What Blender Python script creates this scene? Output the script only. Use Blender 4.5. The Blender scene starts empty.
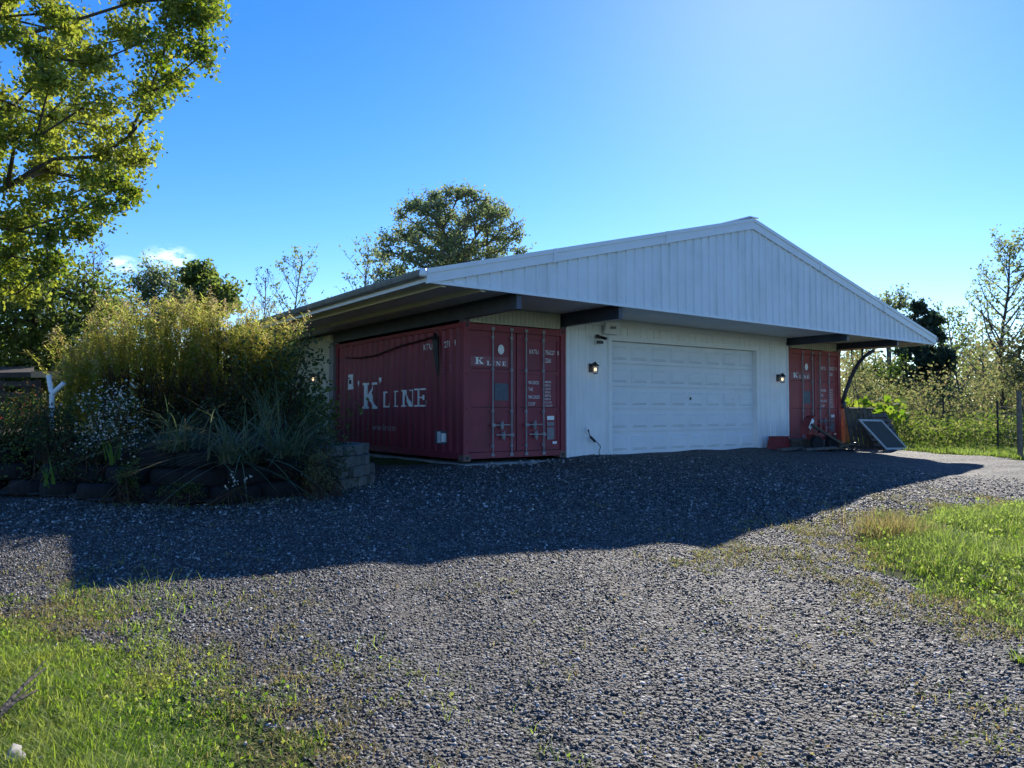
import bpy, math, random
import numpy as np
from mathutils import Vector
rng = np.random.default_rng(7)
random.seed(7)
scene = bpy.context.scene
COL = scene.collection

# ------------------------------------------------------------------ camera, sky, sun, exposure
CAM = np.array([-7.40, -11.93, 0.932]); YAW, PITCH, FPX = .619, .0355, 758.0
FWD = np.array([math.sin(YAW)*math.cos(PITCH), math.cos(YAW)*math.cos(PITCH), math.sin(PITCH)])
RGT = np.array([math.cos(YAW), -math.sin(YAW), 0.0]); UPV = np.cross(RGT, FWD)
cd = bpy.data.cameras.new('camera'); cam = bpy.data.objects.new('camera', cd); COL.objects.link(cam)
cd.sensor_width = 36; cd.lens = FPX/1024*36; cd.clip_start = .05; cd.clip_end = 3000
cam.location = CAM; cam.rotation_euler = (math.pi/2+PITCH, 0, -YAW)
scene.camera = cam
SUN_AZ, SUN_EL = math.radians(55.9), math.radians(31.3)
SUND = Vector((math.sin(SUN_AZ)*math.cos(SUN_EL), math.cos(SUN_AZ)*math.cos(SUN_EL), math.sin(SUN_EL)))
w = bpy.data.worlds.new('World'); scene.world = w; w.use_nodes = True
wn, wl = w.node_tree.nodes, w.node_tree.links
bg = wn['Background']; bg.inputs['Strength'].default_value = .116
sky = wn.new('ShaderNodeTexSky'); sky.sky_type = 'NISHITA'; sky.sun_disc = False
sky.sun_elevation = SUN_EL; sky.sun_rotation = SUN_AZ
sky.air_density = 1.0; sky.dust_density = .09; sky.ozone_density = 4.5
hsv = wn.new('ShaderNodeHueSaturation'); hsv.inputs['Saturation'].default_value = 1.30; hsv.inputs['Hue'].default_value = .513; wl.new(sky.outputs[0], hsv.inputs['Color'])
# two small wispy clouds low over the weeds on the left
def pixdir(px, py): return Vector(FWD + RGT*(px-512)/FPX - UPV*(py-384)/FPX).normalized()
wt = wn.new('ShaderNodeTexCoord'); wnz = wn.new('ShaderNodeTexNoise'); wnz.inputs['Scale'].default_value = 48; wnz.inputs['Detail'].default_value = 7; wnz.inputs['Roughness'].default_value = .62
wmap = wn.new('ShaderNodeMapping'); wmap.inputs['Scale'].default_value = (1, 1, 2.6); wl.new(wt.outputs['Generated'], wmap.inputs[0]); wl.new(wmap.outputs[0], wnz.inputs['Vector'])
wacc = None
for (cx_, cy_, wd_) in ((170, 259, .023), (124, 265, .015)):
    sb = wn.new('ShaderNodeVectorMath'); sb.operation = 'SUBTRACT'; wl.new(wt.outputs['Generated'], sb.inputs[0]); sb.inputs[1].default_value = pixdir(cx_, cy_)
    mu = wn.new('ShaderNodeVectorMath'); mu.operation = 'MULTIPLY'; wl.new(sb.outputs[0], mu.inputs[0]); mu.inputs[1].default_value = (1, 1, 1.9)
    ln_ = wn.new('ShaderNodeVectorMath'); ln_.operation = 'LENGTH'; wl.new(mu.outputs[0], ln_.inputs[0])
    mr = wn.new('ShaderNodeMapRange'); mr.inputs['From Min'].default_value = wd_*1.5; mr.inputs['From Max'].default_value = 0; wl.new(ln_.outputs['Value'], mr.inputs[0])
    if wacc is None: wacc = mr.outputs[0]
    else:
        ad_ = wn.new('ShaderNodeMath'); ad_.operation = 'MAXIMUM'; wl.new(wacc, ad_.inputs[0]); wl.new(mr.outputs[0], ad_.inputs[1]); wacc = ad_.outputs[0]
wr = wn.new('ShaderNodeMapRange'); wr.inputs['From Min'].default_value = .40; wr.inputs['From Max'].default_value = .66; wl.new(wnz.outputs['Fac'], wr.inputs[0])
wm_ = wn.new('ShaderNodeMath'); wm_.operation = 'MULTIPLY'; wl.new(wr.outputs[0], wm_.inputs[0]); wl.new(wacc, wm_.inputs[1])
wx = wn.new('ShaderNodeMix'); wx.data_type = 'RGBA'; wl.new(wm_.outputs[0], wx.inputs[0]); wl.new(hsv.outputs[0], wx.inputs[6]); wx.inputs[7].default_value = (8.5, 9, 9.6, 1)
wl.new(wx.outputs[2], bg.inputs[0])
sd = bpy.data.lights.new('sun', 'SUN'); sd.energy = 4.6; sd.angle = math.radians(.53); sd.color = (1, .93, .82)
so = bpy.data.objects.new('sun', sd); COL.objects.link(so); so.location = (20, 20, 30)
so.rotation_euler = (-SUND).to_track_quat('-Z', 'Y').to_euler()
vs = scene.view_settings
vs.view_transform = 'Standard'; vs.look = 'None'; vs.exposure = 0.93; vs.gamma = 1; vs.use_curve_mapping = False

def at(px, py, D):                      # world point seen at a photo pixel at depth D
    return CAM + D*(FWD + RGT*(px-512)/FPX - UPV*(py-384)/FPX)

# ------------------------------------------------------------------ terrain height
def gz(x, y):
    x = np.asarray(x, float); y = np.asarray(y, float)
    s = .050*np.clip(-y, 0, 60) + .0024*np.clip(2-x, 0, 30)**2 + .07*np.clip((3-x)/1.5, 0, 1)
    return -s*(1+(s/.66)**4)**(-.25)
def gn(x, y):                           # small undulation of the gravel
    return .012*np.sin(1.7*x+.6*y)*np.sin(1.3*y-.4*x)+.008*np.sin(3.9*x-2.2*y+1)+.006*np.sin(5.3*y+3.1*x)
LB = [(-6.0, -10.4), (-6.3, -8.7), (-6.41, -7.79), (-6.6, -6.75), (-6.9, -5.7), (-7.3, -5.0), (-9, -4.3)]
RB = [(4.5, -7.5), (2.0, -7.0), (.4, -7.45), (-.75, -8.1), (-1.3, -9.0), (-1.5, -9.6), (-2.6, -10.6)]
def pdist(x, y, pl):
    d = np.full(np.shape(x), 99.)
    for (x1, y1), (x2, y2) in zip(pl[:-1], pl[1:]):
        L2 = (x2-x1)**2+(y2-y1)**2; t = np.clip(((x-x1)*(x2-x1)+(y-y1)*(y2-y1))/L2, 0, 1); d = np.minimum(d, np.hypot(x-x1-t*(x2-x1), y-y1-t*(y2-y1)))
    return d
TRACKS = [[(-6.1, -11.5), (-5.3, -8.6), (-4.6, -6.6), (-3.2, -4.6), (-.4, -2.9), (4.0, -1.6), (6.0, -.2)], [(-4.6, -12.0), (-3.8, -9.2), (-2.9, -7.2), (-1.3, -5.4), (1.2, -4.0), (4.8, -2.6), (7.6, -.4)], [(-2.4, -10.4), (-1.6, -8.9), (.6, -6.6), (4.0, -5.4), (9, -4.9), (14, -6)], [(-3.4, -9.4), (-2.3, -7.9), (-.2, -5.7), (3.8, -4.0), (9, -3.5), (14, -4.6)]]
def track(x, y):
    t = np.zeros(np.shape(x))
    for pl in TRACKS:
        d = np.full(np.shape(x), 99.)
        for (x1, y1), (x2, y2) in zip(pl[:-1], pl[1:]):
            L2 = (x2-x1)**2+(y2-y1)**2; q = np.clip(((x-x1)*(x2-x1)+(y-y1)*(y2-y1))/L2, 0, 1); d = np.minimum(d, np.hypot(x-x1-q*(x2-x1), y-y1-q*(y2-y1)))
        t += -.016*np.exp(-(d/.2)**2)+.007*np.exp(-((d-.42)/.16)**2)
    return t*np.clip((-1.1-y)/.8, 0, 1)*np.clip((pdist(x, y, RB)-.3)/.5, 0, 1)*np.clip((pdist(x, y, LB)-.3)/.5, 0, 1)
def gnd(x, y):
    x = np.asarray(x, float); y = np.asarray(y, float)
    return gz(x, y)+gn(x, y)+np.where((y < 0) & (x > -12), track(x, y), 0)
def gnd_old(x, y): return gz(x, y)+gn(np.asarray(x, float), np.asarray(y, float))

# ------------------------------------------------------------------ node materials
def mat(name):
    m = bpy.data.materials.new(name); m.use_nodes = True
    return m, m.node_tree.nodes, m.node_tree.links, m.node_tree.nodes['Principled BSDF']
def ramp(n, stops):
    r = n.new('ShaderNodeValToRGB'); e = r.color_ramp.elements
    while len(e) < len(stops): e.new(.5)
    for k, (p, c) in enumerate(stops): e[k].position = p; e[k].color = (*c, 1)
    return r
def paint(name, col, rough=.55, var=.12, scale=3, bump=0, bscale=60, metal=0, dirt=None, dscale=1.5, dlo=.55, dhi=.75, spec=.5, streak=1):
    m, n, l, b = mat(name)
    tc = n.new('ShaderNodeTexCoord'); nz = n.new('ShaderNodeTexNoise'); nz.inputs['Scale'].default_value = scale; nz.inputs['Detail'].default_value = 6
    l.new(tc.outputs['Object'], nz.inputs['Vector'])
    lo = tuple(c*(1-var) for c in col); hi = tuple(min(1, c*(1+var)) for c in col)
    r = ramp(n, [(.3, lo), (.7, hi)]); l.new(nz.outputs['Fac'], r.inputs[0]); out = r.outputs[0]
    if dirt:
        n2 = n.new('ShaderNodeTexNoise'); n2.inputs['Scale'].default_value = dscale; n2.inputs['Detail'].default_value = 9; n2.inputs['Roughness'].default_value = .7
        mp_ = n.new('ShaderNodeMapping'); mp_.inputs['Scale'].default_value = (1, 1, streak); l.new(tc.outputs['Object'], mp_.inputs[0]); l.new(mp_.outputs[0], n2.inputs['Vector'])
        r2 = ramp(n, [(dlo, (0, 0, 0)), (dhi, (1, 1, 1))]); l.new(n2.outputs['Fac'], r2.inputs[0])
        mx = n.new('ShaderNodeMix'); mx.data_type = 'RGBA'; l.new(r2.outputs[0], mx.inputs[0]); l.new(out, mx.inputs[6]); mx.inputs[7].default_value = (*dirt, 1); out = mx.outputs[2]
    l.new(out, b.inputs['Base Color']); b.inputs['Roughness'].default_value = rough; b.inputs['Metallic'].default_value = metal
    b.inputs['Specular IOR Level'].default_value = spec
    if bump:
        n3 = n.new('ShaderNodeTexNoise'); n3.inputs['Scale'].default_value = bscale; n3.inputs['Detail'].default_value = 4
        l.new(tc.outputs['Object'], n3.inputs['Vector'])
        bp = n.new('ShaderNodeBump'); bp.inputs['Strength'].default_value = bump; bp.inputs['Distance'].default_value = .02
        l.new(n3.outputs['Fac'], bp.inputs['Height']); l.new(bp.outputs[0], b.inputs['Normal'])
    return m
def leafmat(name, cols, trans=.45, gloss=.03, big=None, bscale=.8):
    """per-leaf colour from a ramp; light passes through the leaf"""
    m, n, l, b = mat(name); n.remove(b)
    g = n.new('ShaderNodeNewGeometry'); k = len(cols)
    r = ramp(n, [(i/max(1, k-1), c) for i, c in enumerate(cols)]); l.new(g.outputs['Random Per Island'], r.inputs[0]); out = r.outputs[0]
    if big:
        tc = n.new('ShaderNodeTexCoord'); nz = n.new('ShaderNodeTexNoise'); nz.inputs['Scale'].default_value = bscale; nz.inputs['Detail'].default_value = 2
        l.new(tc.outputs['Object'], nz.inputs['Vector']); r2 = ramp(n, [(.42, (0, 0, 0)), (.62, (1, 1, 1))]); l.new(nz.outputs['Fac'], r2.inputs[0])
        mx = n.new('ShaderNodeMix'); mx.data_type = 'RGBA'; l.new(r2.outputs[0], mx.inputs[0]); l.new(out, mx.inputs[6]); mx.inputs[7].default_value = (*big, 1); out = mx.outputs[2]
    d = n.new('ShaderNodeBsdfDiffuse'); t = n.new('ShaderNodeBsdfTranslucent'); gl = n.new('ShaderNodeBsdfGlossy'); gl.inputs['Roughness'].default_value = .62
    l.new(out, d.inputs[0]); 
    hs = n.new('ShaderNodeHueSaturation'); hs.inputs['Saturation'].default_value = 1.12; hs.inputs['Value'].default_value = 1.9; l.new(out, hs.inputs['Color']); l.new(hs.outputs[0], t.inputs[0])
    m1 = n.new('ShaderNodeMixShader'); m1.inputs[0].default_value = trans; l.new(d.outputs[0], m1.inputs[1]); l.new(t.outputs[0], m1.inputs[2])
    m2 = n.new('ShaderNodeMixShader'); m2.inputs[0].default_value = gloss; l.new(m1.outputs[0], m2.inputs[1]); l.new(gl.outputs[0], m2.inputs[2])
    l.new(m2.outputs[0], n['Material Output'].inputs[0])
    return m

M = {}
M['white'] = paint('white_painted_steel', (.80, .82, .83), .38, .05, 2, dirt=(.60, .61, .60), dscale=3.2, dlo=.5, dhi=.85, streak=.12)
M['trim'] = paint('white_trim', (.82, .83, .83), .4, .04, 3)
M['doorw'] = paint('garage_door_paint', (.76, .79, .81), .42, .04, 2)
M['cream'] = paint('cream_boards', (.58, .57, .47), .6, .08, 4)
M['soffit'] = paint('soffit_steel', (.80, .79, .74), .55, .05, 1.2)
M['purlin'] = paint('cream_purlin', (.66, .64, .54), .55, .05, 3)
M['beam'] = paint('dark_beam_paint', (.045, .056, .085), .4, .25, 5)
M['gutter'] = paint('grey_gutter', (.20, .20, .19), .45, .2, 4)
M['ctr'] = paint('container_red', (.24, .028, .048), .5, .16, 2.2, streak=.25, dirt=(.13, .035, .032), dscale=3, dlo=.52, dhi=.78, bump=.1)
M['ctr2'] = paint('container_red_flare_veil', (.33, .055, .06), .55, .14, 2.2, streak=.25, dirt=(.19, .06, .05), dscale=3, dlo=.5, dhi=.78, bump=.1)  # lighter copy of the container red; the flare haze is put into the colour
M['ctrdark'] = paint('container_gasket', (.05, .010, .014), .7, .2, 5)
M['rod'] = paint('galvanised_rod', (.26, .26, .28), .5, .25, 8, metal=.3)
M['letter'] = paint('white_lettering', (.80, .80, .78), .5, .08, 20, dirt=(.40, .16, .17), dscale=25, dlo=.62, dhi=.68)
M['letterw'] = paint('white_decal', (.84, .84, .82), .5, .08, 20)
M['oldplate'] = paint('faded_decal_red', (.27, .085, .10), .5, .2, 20)
M['webtxt'] = paint('worn_lettering', (.42, .32, .33), .5, .2, 20)
M['wire'] = paint('dull_wire', (.10, .10, .10), .8, .2, 9)
M['frame'] = paint('dull_white_frame', (.45, .45, .43), .6, .15, 9)
M['greyplate'] = paint('grey_plate', (.22, .21, .22), .5, .2, 30)
M['blueplate'] = paint('blue_grey_plate', (.07, .09, .12), .5, .2, 20)
M['steel'] = paint('rusty_casting', (.16, .10, .08), .7, .3, 12)
M['black'] = paint('black_metal', (.014, .014, .016), .45, .3, 8)
M['concrete'] = paint('concrete', (.30, .30, .28), .9, .25, 6, bump=.5, bscale=25)
M['block'] = paint('retaining_block_stone', (.11, .11, .098), .95, .3, 5, bump=.9, bscale=22)
M['tyre'] = paint('old_tyre_rubber', (.013, .013, .015), .8, .4, 7, dirt=(.028, .025, .02), dscale=4, dlo=.6, dhi=.85, spec=.25)
M['soil'] = paint('dark_soil', (.045, .034, .024), 1, .5, 6, bump=1, bscale=20)
M['bark'] = paint('bark', (.075, .06, .048), .9, .4, 14, bump=.8, bscale=30)
M['barkgrey'] = paint('grey_bark', (.13, .11, .095), .9, .35, 14)
M['greywood'] = paint('weathered_grey_wood', (.095, .088, .080), .85, .4, 9, bump=.3)
M['palewood'] = paint('pale_wood', (.32, .22, .13), .8, .25, 9)
M['redpaint'] = paint('red_paint', (.22, .025, .028), .5, .2, 6)
M['cable'] = paint('dark_cable', (.012, .012, .013), .5, .2, 9)
M['rock'] = paint('pale_rock', (.36, .34, .31), .9, .2, 9, bump=.5, bscale=18)
M['fencewood'] = paint('fence_post_wood', (.20, .16, .12), .9, .3, 12, bump=.4)
M['postwhite'] = paint('white_pvc', (.70, .72, .74), .4, .05, 5)
M['darkroof'] = paint('dark_shelter_wood', (.045, .035, .03), .8, .4, 8)
M['screen'] = paint('window_screen', (.075, .08, .08), .9, .15, 30, spec=.1)
def emit(name, col, s):
    m, n, l, b = mat(name); b.inputs['Base Color'].default_value = (*col, 1); b.inputs['Emission Color'].default_value = (*col, 1); b.inputs['Emission Strength'].default_value = s
    return m
M['bulb'] = emit('warm_bulb', (1, .72, .42), 2)
m, n, l, b = mat('lantern_glass'); b.inputs['Base Color'].default_value = (.9, .88, .8, 1); b.inputs['Roughness'].default_value = .25; b.inputs['Transmission Weight'].default_value = .85; b.inputs['IOR'].default_value = 1.1
M['glass'] = m

# gravel sheet
def gravel_sheet():
    m, n, l, b = mat('crushed_gravel')
    tc = n.new('ShaderNodeTexCoord')
    v = n.new('ShaderNodeTexVoronoi'); v.inputs['Scale'].default_value = 34; l.new(tc.outputs['Object'], v.inputs['Vector'])
    v2 = n.new('ShaderNodeTexVoronoi'); v2.inputs['Scale'].default_value = 70; l.new(tc.outputs['Object'], v2.inputs['Vector'])
    sp = n.new('ShaderNodeSeparateColor'); l.new(v.outputs['Color'], sp.inputs[0])
    r = ramp(n, [(0, (.012, .011, .010)), (.55, (.038, .036, .034)), (.85, (.095, .090, .084)), (1, (.28, .27, .25))]); l.new(sp.outputs[0], r.inputs[0])
    nz = n.new('ShaderNodeTexNoise'); nz.inputs['Scale'].default_value = .7; nz.inputs['Detail'].default_value = 8; nz.inputs['Roughness'].default_value = .65; l.new(tc.outputs['Object'], nz.inputs['Vector'])
    r2 = ramp(n, [(.52, (0, 0, 0)), (.74, (.55, .55, .55))]); l.new(nz.outputs['Fac'], r2.inputs[0])
    mx = n.new('ShaderNodeMix'); mx.data_type = 'RGBA'; l.new(r2.outputs[0], mx.inputs[0]); l.new(r.outputs[0], mx.inputs[6]); mx.inputs[7].default_value = (.11, .09, .065, 1)
    l.new(mx.outputs[2], b.inputs['Base Color']); b.inputs['Roughness'].default_value = .75
    ad = n.new('ShaderNodeMath'); ad.operation = 'MULTIPLY_ADD'; l.new(v.outputs['Distance'], ad.inputs[0]); ad.inputs[1].default_value = -1.0; 
    ml = n.new('ShaderNodeMath'); ml.operation = 'MULTIPLY'; l.new(v2.outputs['Distance'], ml.inputs[0]); ml.inputs[1].default_value = -.4; l.new(ml.outputs[0], ad.inputs[2])
    bp = n.new('ShaderNodeBump'); bp.inputs['Strength'].default_value = 1; bp.inputs['Distance'].default_value = .035; l.new(ad.outputs[0], bp.inputs['Height']); l.new(bp.outputs[0], b.inputs['Normal'])
    return m
M['gravel'] = gravel_sheet()
def stone_mat():
    m, n, l, b = mat('gravel_stones'); g = n.new('ShaderNodeNewGeometry')
    r = ramp(n, [(0, (.018, .016, .014)), (.42, (.054, .049, .044)), (.74, (.125, .115, .104)), (.93, (.26, .245, .225)), (1, (.56, .53, .49))])
    l.new(g.outputs['Random Per Island'], r.inputs[0]); l.new(r.outputs[0], b.inputs['Base Color']); b.inputs['Roughness'].default_value = .65; b.inputs['Specular IOR Level'].default_value = .4
    return m
M['stones'] = stone_mat()
def ground_mat():
    m, n, l, b = mat('meadow_ground'); tc = n.new('ShaderNodeTexCoord')
    nz = n.new('ShaderNodeTexNoise'); nz.inputs['Scale'].default_value = 1.1; nz.inputs['Detail'].default_value = 10; nz.inputs['Roughness'].default_value = .7; l.new(tc.outputs['Object'], nz.inputs['Vector'])
    r = ramp(n, [(.3, (.045, .035, .022)), (.48, (.055, .075, .02)), (.62, (.08, .12, .028)), (.8, (.16, .14, .06))]); l.new(nz.outputs['Fac'], r.inputs[0]); l.new(r.outputs[0], b.inputs['Base Color'])
    b.inputs['Roughness'].default_value = 1; b.inputs['Specular IOR Level'].default_value = .1
    n3 = n.new('ShaderNodeTexNoise'); n3.inputs['Scale'].default_value = 30; l.new(tc.outputs['Object'], n3.inputs['Vector'])
    bp = n.new('ShaderNodeBump'); bp.inputs['Distance'].default_value = .05; l.new(n3.outputs['Fac'], bp.inputs['Height']); l.new(bp.outputs[0], b.inputs['Normal'])
    return m
M['ground'] = ground_mat()
# foliage
M['maple'] = leafmat('maple_leaves', [(.05, .08, .016), (.09, .14, .022), (.15, .20, .03), (.26, .25, .05)], .58, .03, (.24, .26, .055), .35)
M['oak'] = leafmat('round_tree_leaves', [(.09, .13, .05), (.15, .19, .08), (.22, .23, .12)], .58)
M['green'] = leafmat('green_leaves', [(.03, .06, .014), (.06, .10, .02), (.10, .13, .03)], .45)
M['yellowgreen'] = leafmat('yellow_green_leaves', [(.08, .10, .035), (.13, .15, .055), (.19, .19, .08), (.20, .16, .08)], .5)
M['green2'] = leafmat('mid_green_leaves', [(.07, .10, .025), (.12, .16, .04), (.18, .21, .06)], .55)
M['darkgreen'] = leafmat('dark_leaves', [(.022, .042, .026), (.036, .062, .034), (.05, .08, .04)], .35)
M['goldrod'] = leafmat('goldenrod_leaves', [(.19, .22, .05), (.27, .31, .07), (.35, .36, .10), (.40, .34, .14), (.24, .18, .07)], .62, .02)
M['plume'] = leafmat('seed_plumes', [(.28, .22, .14), (.40, .33, .22), (.32, .26, .08)], .4, .02)
M['brownleaf'] = leafmat('brown_stalk_leaves', [(.05, .025, .015), (.09, .045, .022), (.06, .05, .02)], .35)
M['shrub'] = leafmat('shade_shrub_leaves', [(.02, .04, .013), (.035, .06, .018), (.055, .08, .025)], .35)
M['aster'] = leafmat('white_aster_flowers', [(.55, .54, .50), (.72, .70, .66)], .35, .02)
M['red'] = leafmat('red_leaves', [(.14, .03, .02), (.08, .06, .02), (.05, .07, .02), (.05, .06, .02)], .4)
M['grassA'] = leafmat('lawn_blades', [(.07, .13, .018), (.13, .22, .028), (.20, .28, .045), (.32, .32, .12)], .58, .03, (.24, .28, .06), 1.4)
M['grassB'] = leafmat('tall_grass_blades', [(.06, .11, .02), (.13, .20, .03), (.21, .28, .055), (.32, .31, .13)], .55, .03, (.21, .27, .07), 1.1)
M['drygrass'] = leafmat('dry_grass_blades', [(.20, .15, .07), (.28, .21, .10), (.12, .13, .04)], .4, .02)
M['tuft'] = leafmat('tuft_blades', [(.24, .17, .09), (.30, .25, .11), (.16, .20, .05)], .5, .02)
M['weed'] = leafmat('ground_weeds', [(.07, .11, .02), (.13, .17, .035), (.22, .20, .08), (.18, .12, .06)], .5)
M['stripe'] = leafmat('striped_grass_blades', [(.06, .10, .045), (.11, .15, .07), (.19, .21, .12), (.18, .15, .08)], .3, .03)
M['iris'] = leafmat('strap_leaves', [(.07, .14, .02), (.12, .20, .03)], .5)
M['weedgreen'] = leafmat('fence_weed_leaves', [(.06, .10, .02), (.10, .15, .03), (.17, .20, .05), (.22, .22, .09)], .45)
M['squash'] = leafmat('broad_leaves', [(.09, .16, .025), (.15, .22, .035), (.20, .24, .05)], .5)

# ------------------------------------------------------------------ mesh helpers
def tag(o, label=None, cat=None, group=None, kind=None):
    for k, v in (('label', label), ('category', cat), ('group', group), ('kind', kind)):
        if v: o[k] = v
    return o
def empty(name, loc, label=None, cat=None, group=None):
    o = bpy.data.objects.new(name, None); o.empty_display_size = .2; COL.objects.link(o); o.location = loc
    return tag(o, label, cat, group)
def wloc(o):
    v = Vector(o.location)
    while o.parent: o = o.parent; v += Vector(o.location)
    return v
def link(name, me, material, parent):
    if material: me.materials.append(material)
    o = bpy.data.objects.new(name, me); COL.objects.link(o)
    if parent:
        o.parent = parent; v = wloc(parent)
        co = np.empty(len(me.vertices)*3, np.float32); me.vertices.foreach_get('co', co)
        co = (co.reshape(-1, 3)-np.array(v, np.float32)).ravel(); me.vertices.foreach_set('co', co); me.update()
    return o
class MB:
    def __init__(s): s.v = []; s.f = []
    def poly(s, pts):
        k = len(s.v); s.v += [tuple(map(float, p)) for p in pts]; s.f.append(tuple(range(k, k+len(pts)))); return s
    def box(s, x0, x1, y0, y1, z0, z1):
        k = len(s.v)
        s.v += [(x, y, z) for z in (z0, z1) for (x, y) in ((x0, y0), (x1, y0), (x1, y1), (x0, y1))]
        s.f += [tuple(k+i for i in q) for q in ((3, 2, 1, 0), (4, 5, 6, 7), (0, 1, 5, 4), (1, 2, 6, 5), (2, 3, 7, 6), (3, 0, 4, 7))]; return s
    def hexa(s, p):                   # eight corners, bottom ring then top ring
        k = len(s.v); s.v += [tuple(map(float, q)) for q in p]
        s.f += [tuple(k+i for i in q) for q in ((3, 2, 1, 0), (4, 5, 6, 7), (0, 1, 5, 4), (1, 2, 6, 5), (2, 3, 7, 6), (3, 0, 4, 7))]; return s
    def bar(s, a, b, wd, th, up=(0, 0, 1)):
        a, b = np.array(a, float), np.array(b, float); d = b-a; d /= np.linalg.norm(d)
        sx = np.cross(d, up); sx /= np.linalg.norm(sx); sz = np.cross(sx, d)
        c = [(-1, -1), (1, -1), (1, 1), (-1, 1)]
        return s.hexa([a+sx*i*wd/2+sz*j*th/2 for i, j in c]+[b+sx*i*wd/2+sz*j*th/2 for i, j in c])
    def tube(s, pts, rad, n=8):
        pts = [np.array(p, float) for p in pts]; k0 = len(s.v)
        if not hasattr(rad, '__len__'): rad = [rad]*len(pts)
        for i, p in enumerate(pts):
            d = pts[min(i+1, len(pts)-1)]-pts[max(i-1, 0)]; d /= np.linalg.norm(d)+1e-9
            a = np.cross(d, (0, 0, 1) if abs(d[2]) < .9 else (1, 0, 0)); a /= np.linalg.norm(a); b = np.cross(d, a)
            for j in range(n):
                t = 2*math.pi*j/n; s.v.append(tuple(p+rad[i]*(a*math.cos(t)+b*math.sin(t))))
        for i in range(len(pts)-1):
            for j in range(n):
                s.f.append((k0+i*n+j, k0+i*n+(j+1) % n, k0+(i+1)*n+(j+1) % n, k0+(i+1)*n+j))
        s.f.append(tuple(k0+j for j in range(n))[::-1]); s.f.append(tuple(k0+(len(pts)-1)*n+j for j in range(n))); return s
    def lathe(s, c, prof, n=20):      # prof: (r, z)
        k0 = len(s.v); c = np.array(c, float)
        for r, z in prof:
            for j in range(n):
                t = 2*math.pi*j/n; s.v.append((c[0]+r*math.cos(t), c[1]+r*math.sin(t), c[2]+z))
        for i in range(len(prof)-1):
            for j in range(n): s.f.append((k0+i*n+j, k0+i*n+(j+1) % n, k0+(i+1)*n+(j+1) % n, k0+(i+1)*n+j))
        return s
    def build(s, name, material, parent=None, smooth=False):
        me = bpy.data.meshes.new(name); me.from_pydata(s.v, [], s.f)
        me.validate(); 
        if smooth: me.polygons.foreach_set('use_smooth', [True]*len(me.polygons))
        me.update()
        return link(name, me, material, parent)
def npmesh(name, V, F, material, parent=None, smooth=False):
    """V (n,3); F (m,k) all faces with k corners"""
    me = bpy.data.meshes.new(name); V = np.ascontiguousarray(V, np.float32); F = np.ascontiguousarray(F, np.int32); m_, k = F.shape
    me.vertices.add(len(V)); me.vertices.foreach_set('co', V.ravel())
    me.loops.add(m_*k); me.loops.foreach_set('vertex_index', F.ravel())
    me.polygons.add(m_); me.polygons.foreach_set('loop_start', np.arange(0, m_*k, k, dtype=np.int32)); me.polygons.foreach_set('loop_total', np.full(m_, k, np.int32))
    if smooth: me.polygons.foreach_set('use_smooth', np.ones(m_, bool))
    me.update(calc_edges=True)
    return link(name, me, material, parent)
def unit(a): return a/(np.linalg.norm(a, axis=-1, keepdims=True)+1e-9)
def leaves_geo(P, size, aspect=.6, updir=.3, fold=.25):
    """rhombic folded leaves at points P"""
    n = len(P); ax = unit(rng.normal(size=(n, 3))); nr = rng.normal(size=(n, 3)); nr[:, 2] += updir*2; nr = unit(np.cross(ax, unit(nr)))
    nn = np.cross(ax, nr); s = (size*rng.uniform(.6, 1.25, n))[:, None]
    V = np.stack([P-ax*s*.5, P+nr*s*aspect*.5+nn*s*fold*.3, P+ax*s*.5, P-nr*s*aspect*.5+nn*s*fold*.3], 1).reshape(-1, 3)
    k = np.arange(n)[:, None]*4
    F = np.concatenate([k+[0, 1, 2], k+[0, 2, 3]], 1).reshape(-1, 3)
    return V, F
def join(parts):
    V, F, o = [], [], 0
    for v, f in parts: V.append(v); F.append(f+o); o += len(v)
    return np.concatenate(V), np.concatenate(F)
def edges_geo(A, B, ra, rb, k=5):
    d = unit(B-A); h = np.where(np.abs(d[:, 2:3]) < .9, np.array([[0, 0, 1.]]), np.array([[1., 0, 0]])); a = unit(np.cross(d, h)); b = np.cross(d, a)
    t = np.arange(k)*2*np.pi/k; c, s_ = np.cos(t)[None, :, None], np.sin(t)[None, :, None]
    off = a[:, None]*c+b[:, None]*s_
    V = np.concatenate([A[:, None]+off*ra[:, None, None], B[:, None]+off*rb[:, None, None]], 1).reshape(-1, 3)
    base = np.arange(len(A))[:, None, None]*2*k; j = np.arange(k); jn = (j+1) % k
    F = (base+np.stack([j, jn, jn+k, j+k], 1)[None]).reshape(-1, 4)
    return V, F
def blades_geo(P, az, L, tilt, bend, width, seg=3, droop=.35):
    """ribbons: grass blades, straps; all per-blade arrays"""
    n = len(P); t = np.linspace(0, 1, seg+1)[None, :]
    dh = np.stack([np.cos(az), np.sin(az), 0*az], 1); sd_ = np.stack([-np.sin(az), np.cos(az), 0*az], 1)
    hx = L[:, None]*(np.sin(tilt)[:, None]*t+bend[:, None]*t**2); hz = L[:, None]*(np.cos(tilt)[:, None]*t-droop*bend[:, None]*t**2.2*1.6)
    C_ = P[:, None]+dh[:, None]*hx[..., None]; C_[..., 2] += hz
    wt = width[:, None]*(1-t**1.6*.93)*.5
    V = np.stack([C_-sd_[:, None]*wt[..., None], C_+sd_[:, None]*wt[..., None]], 2).reshape(-1, 3)
    base = np.arange(n)[:, None, None]*2*(seg+1); i = np.arange(seg)*2
    F = (base+np.stack([i, i+1, i+3, i+2], 1)[None]).reshape(-1, 4)
    return V, F
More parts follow.
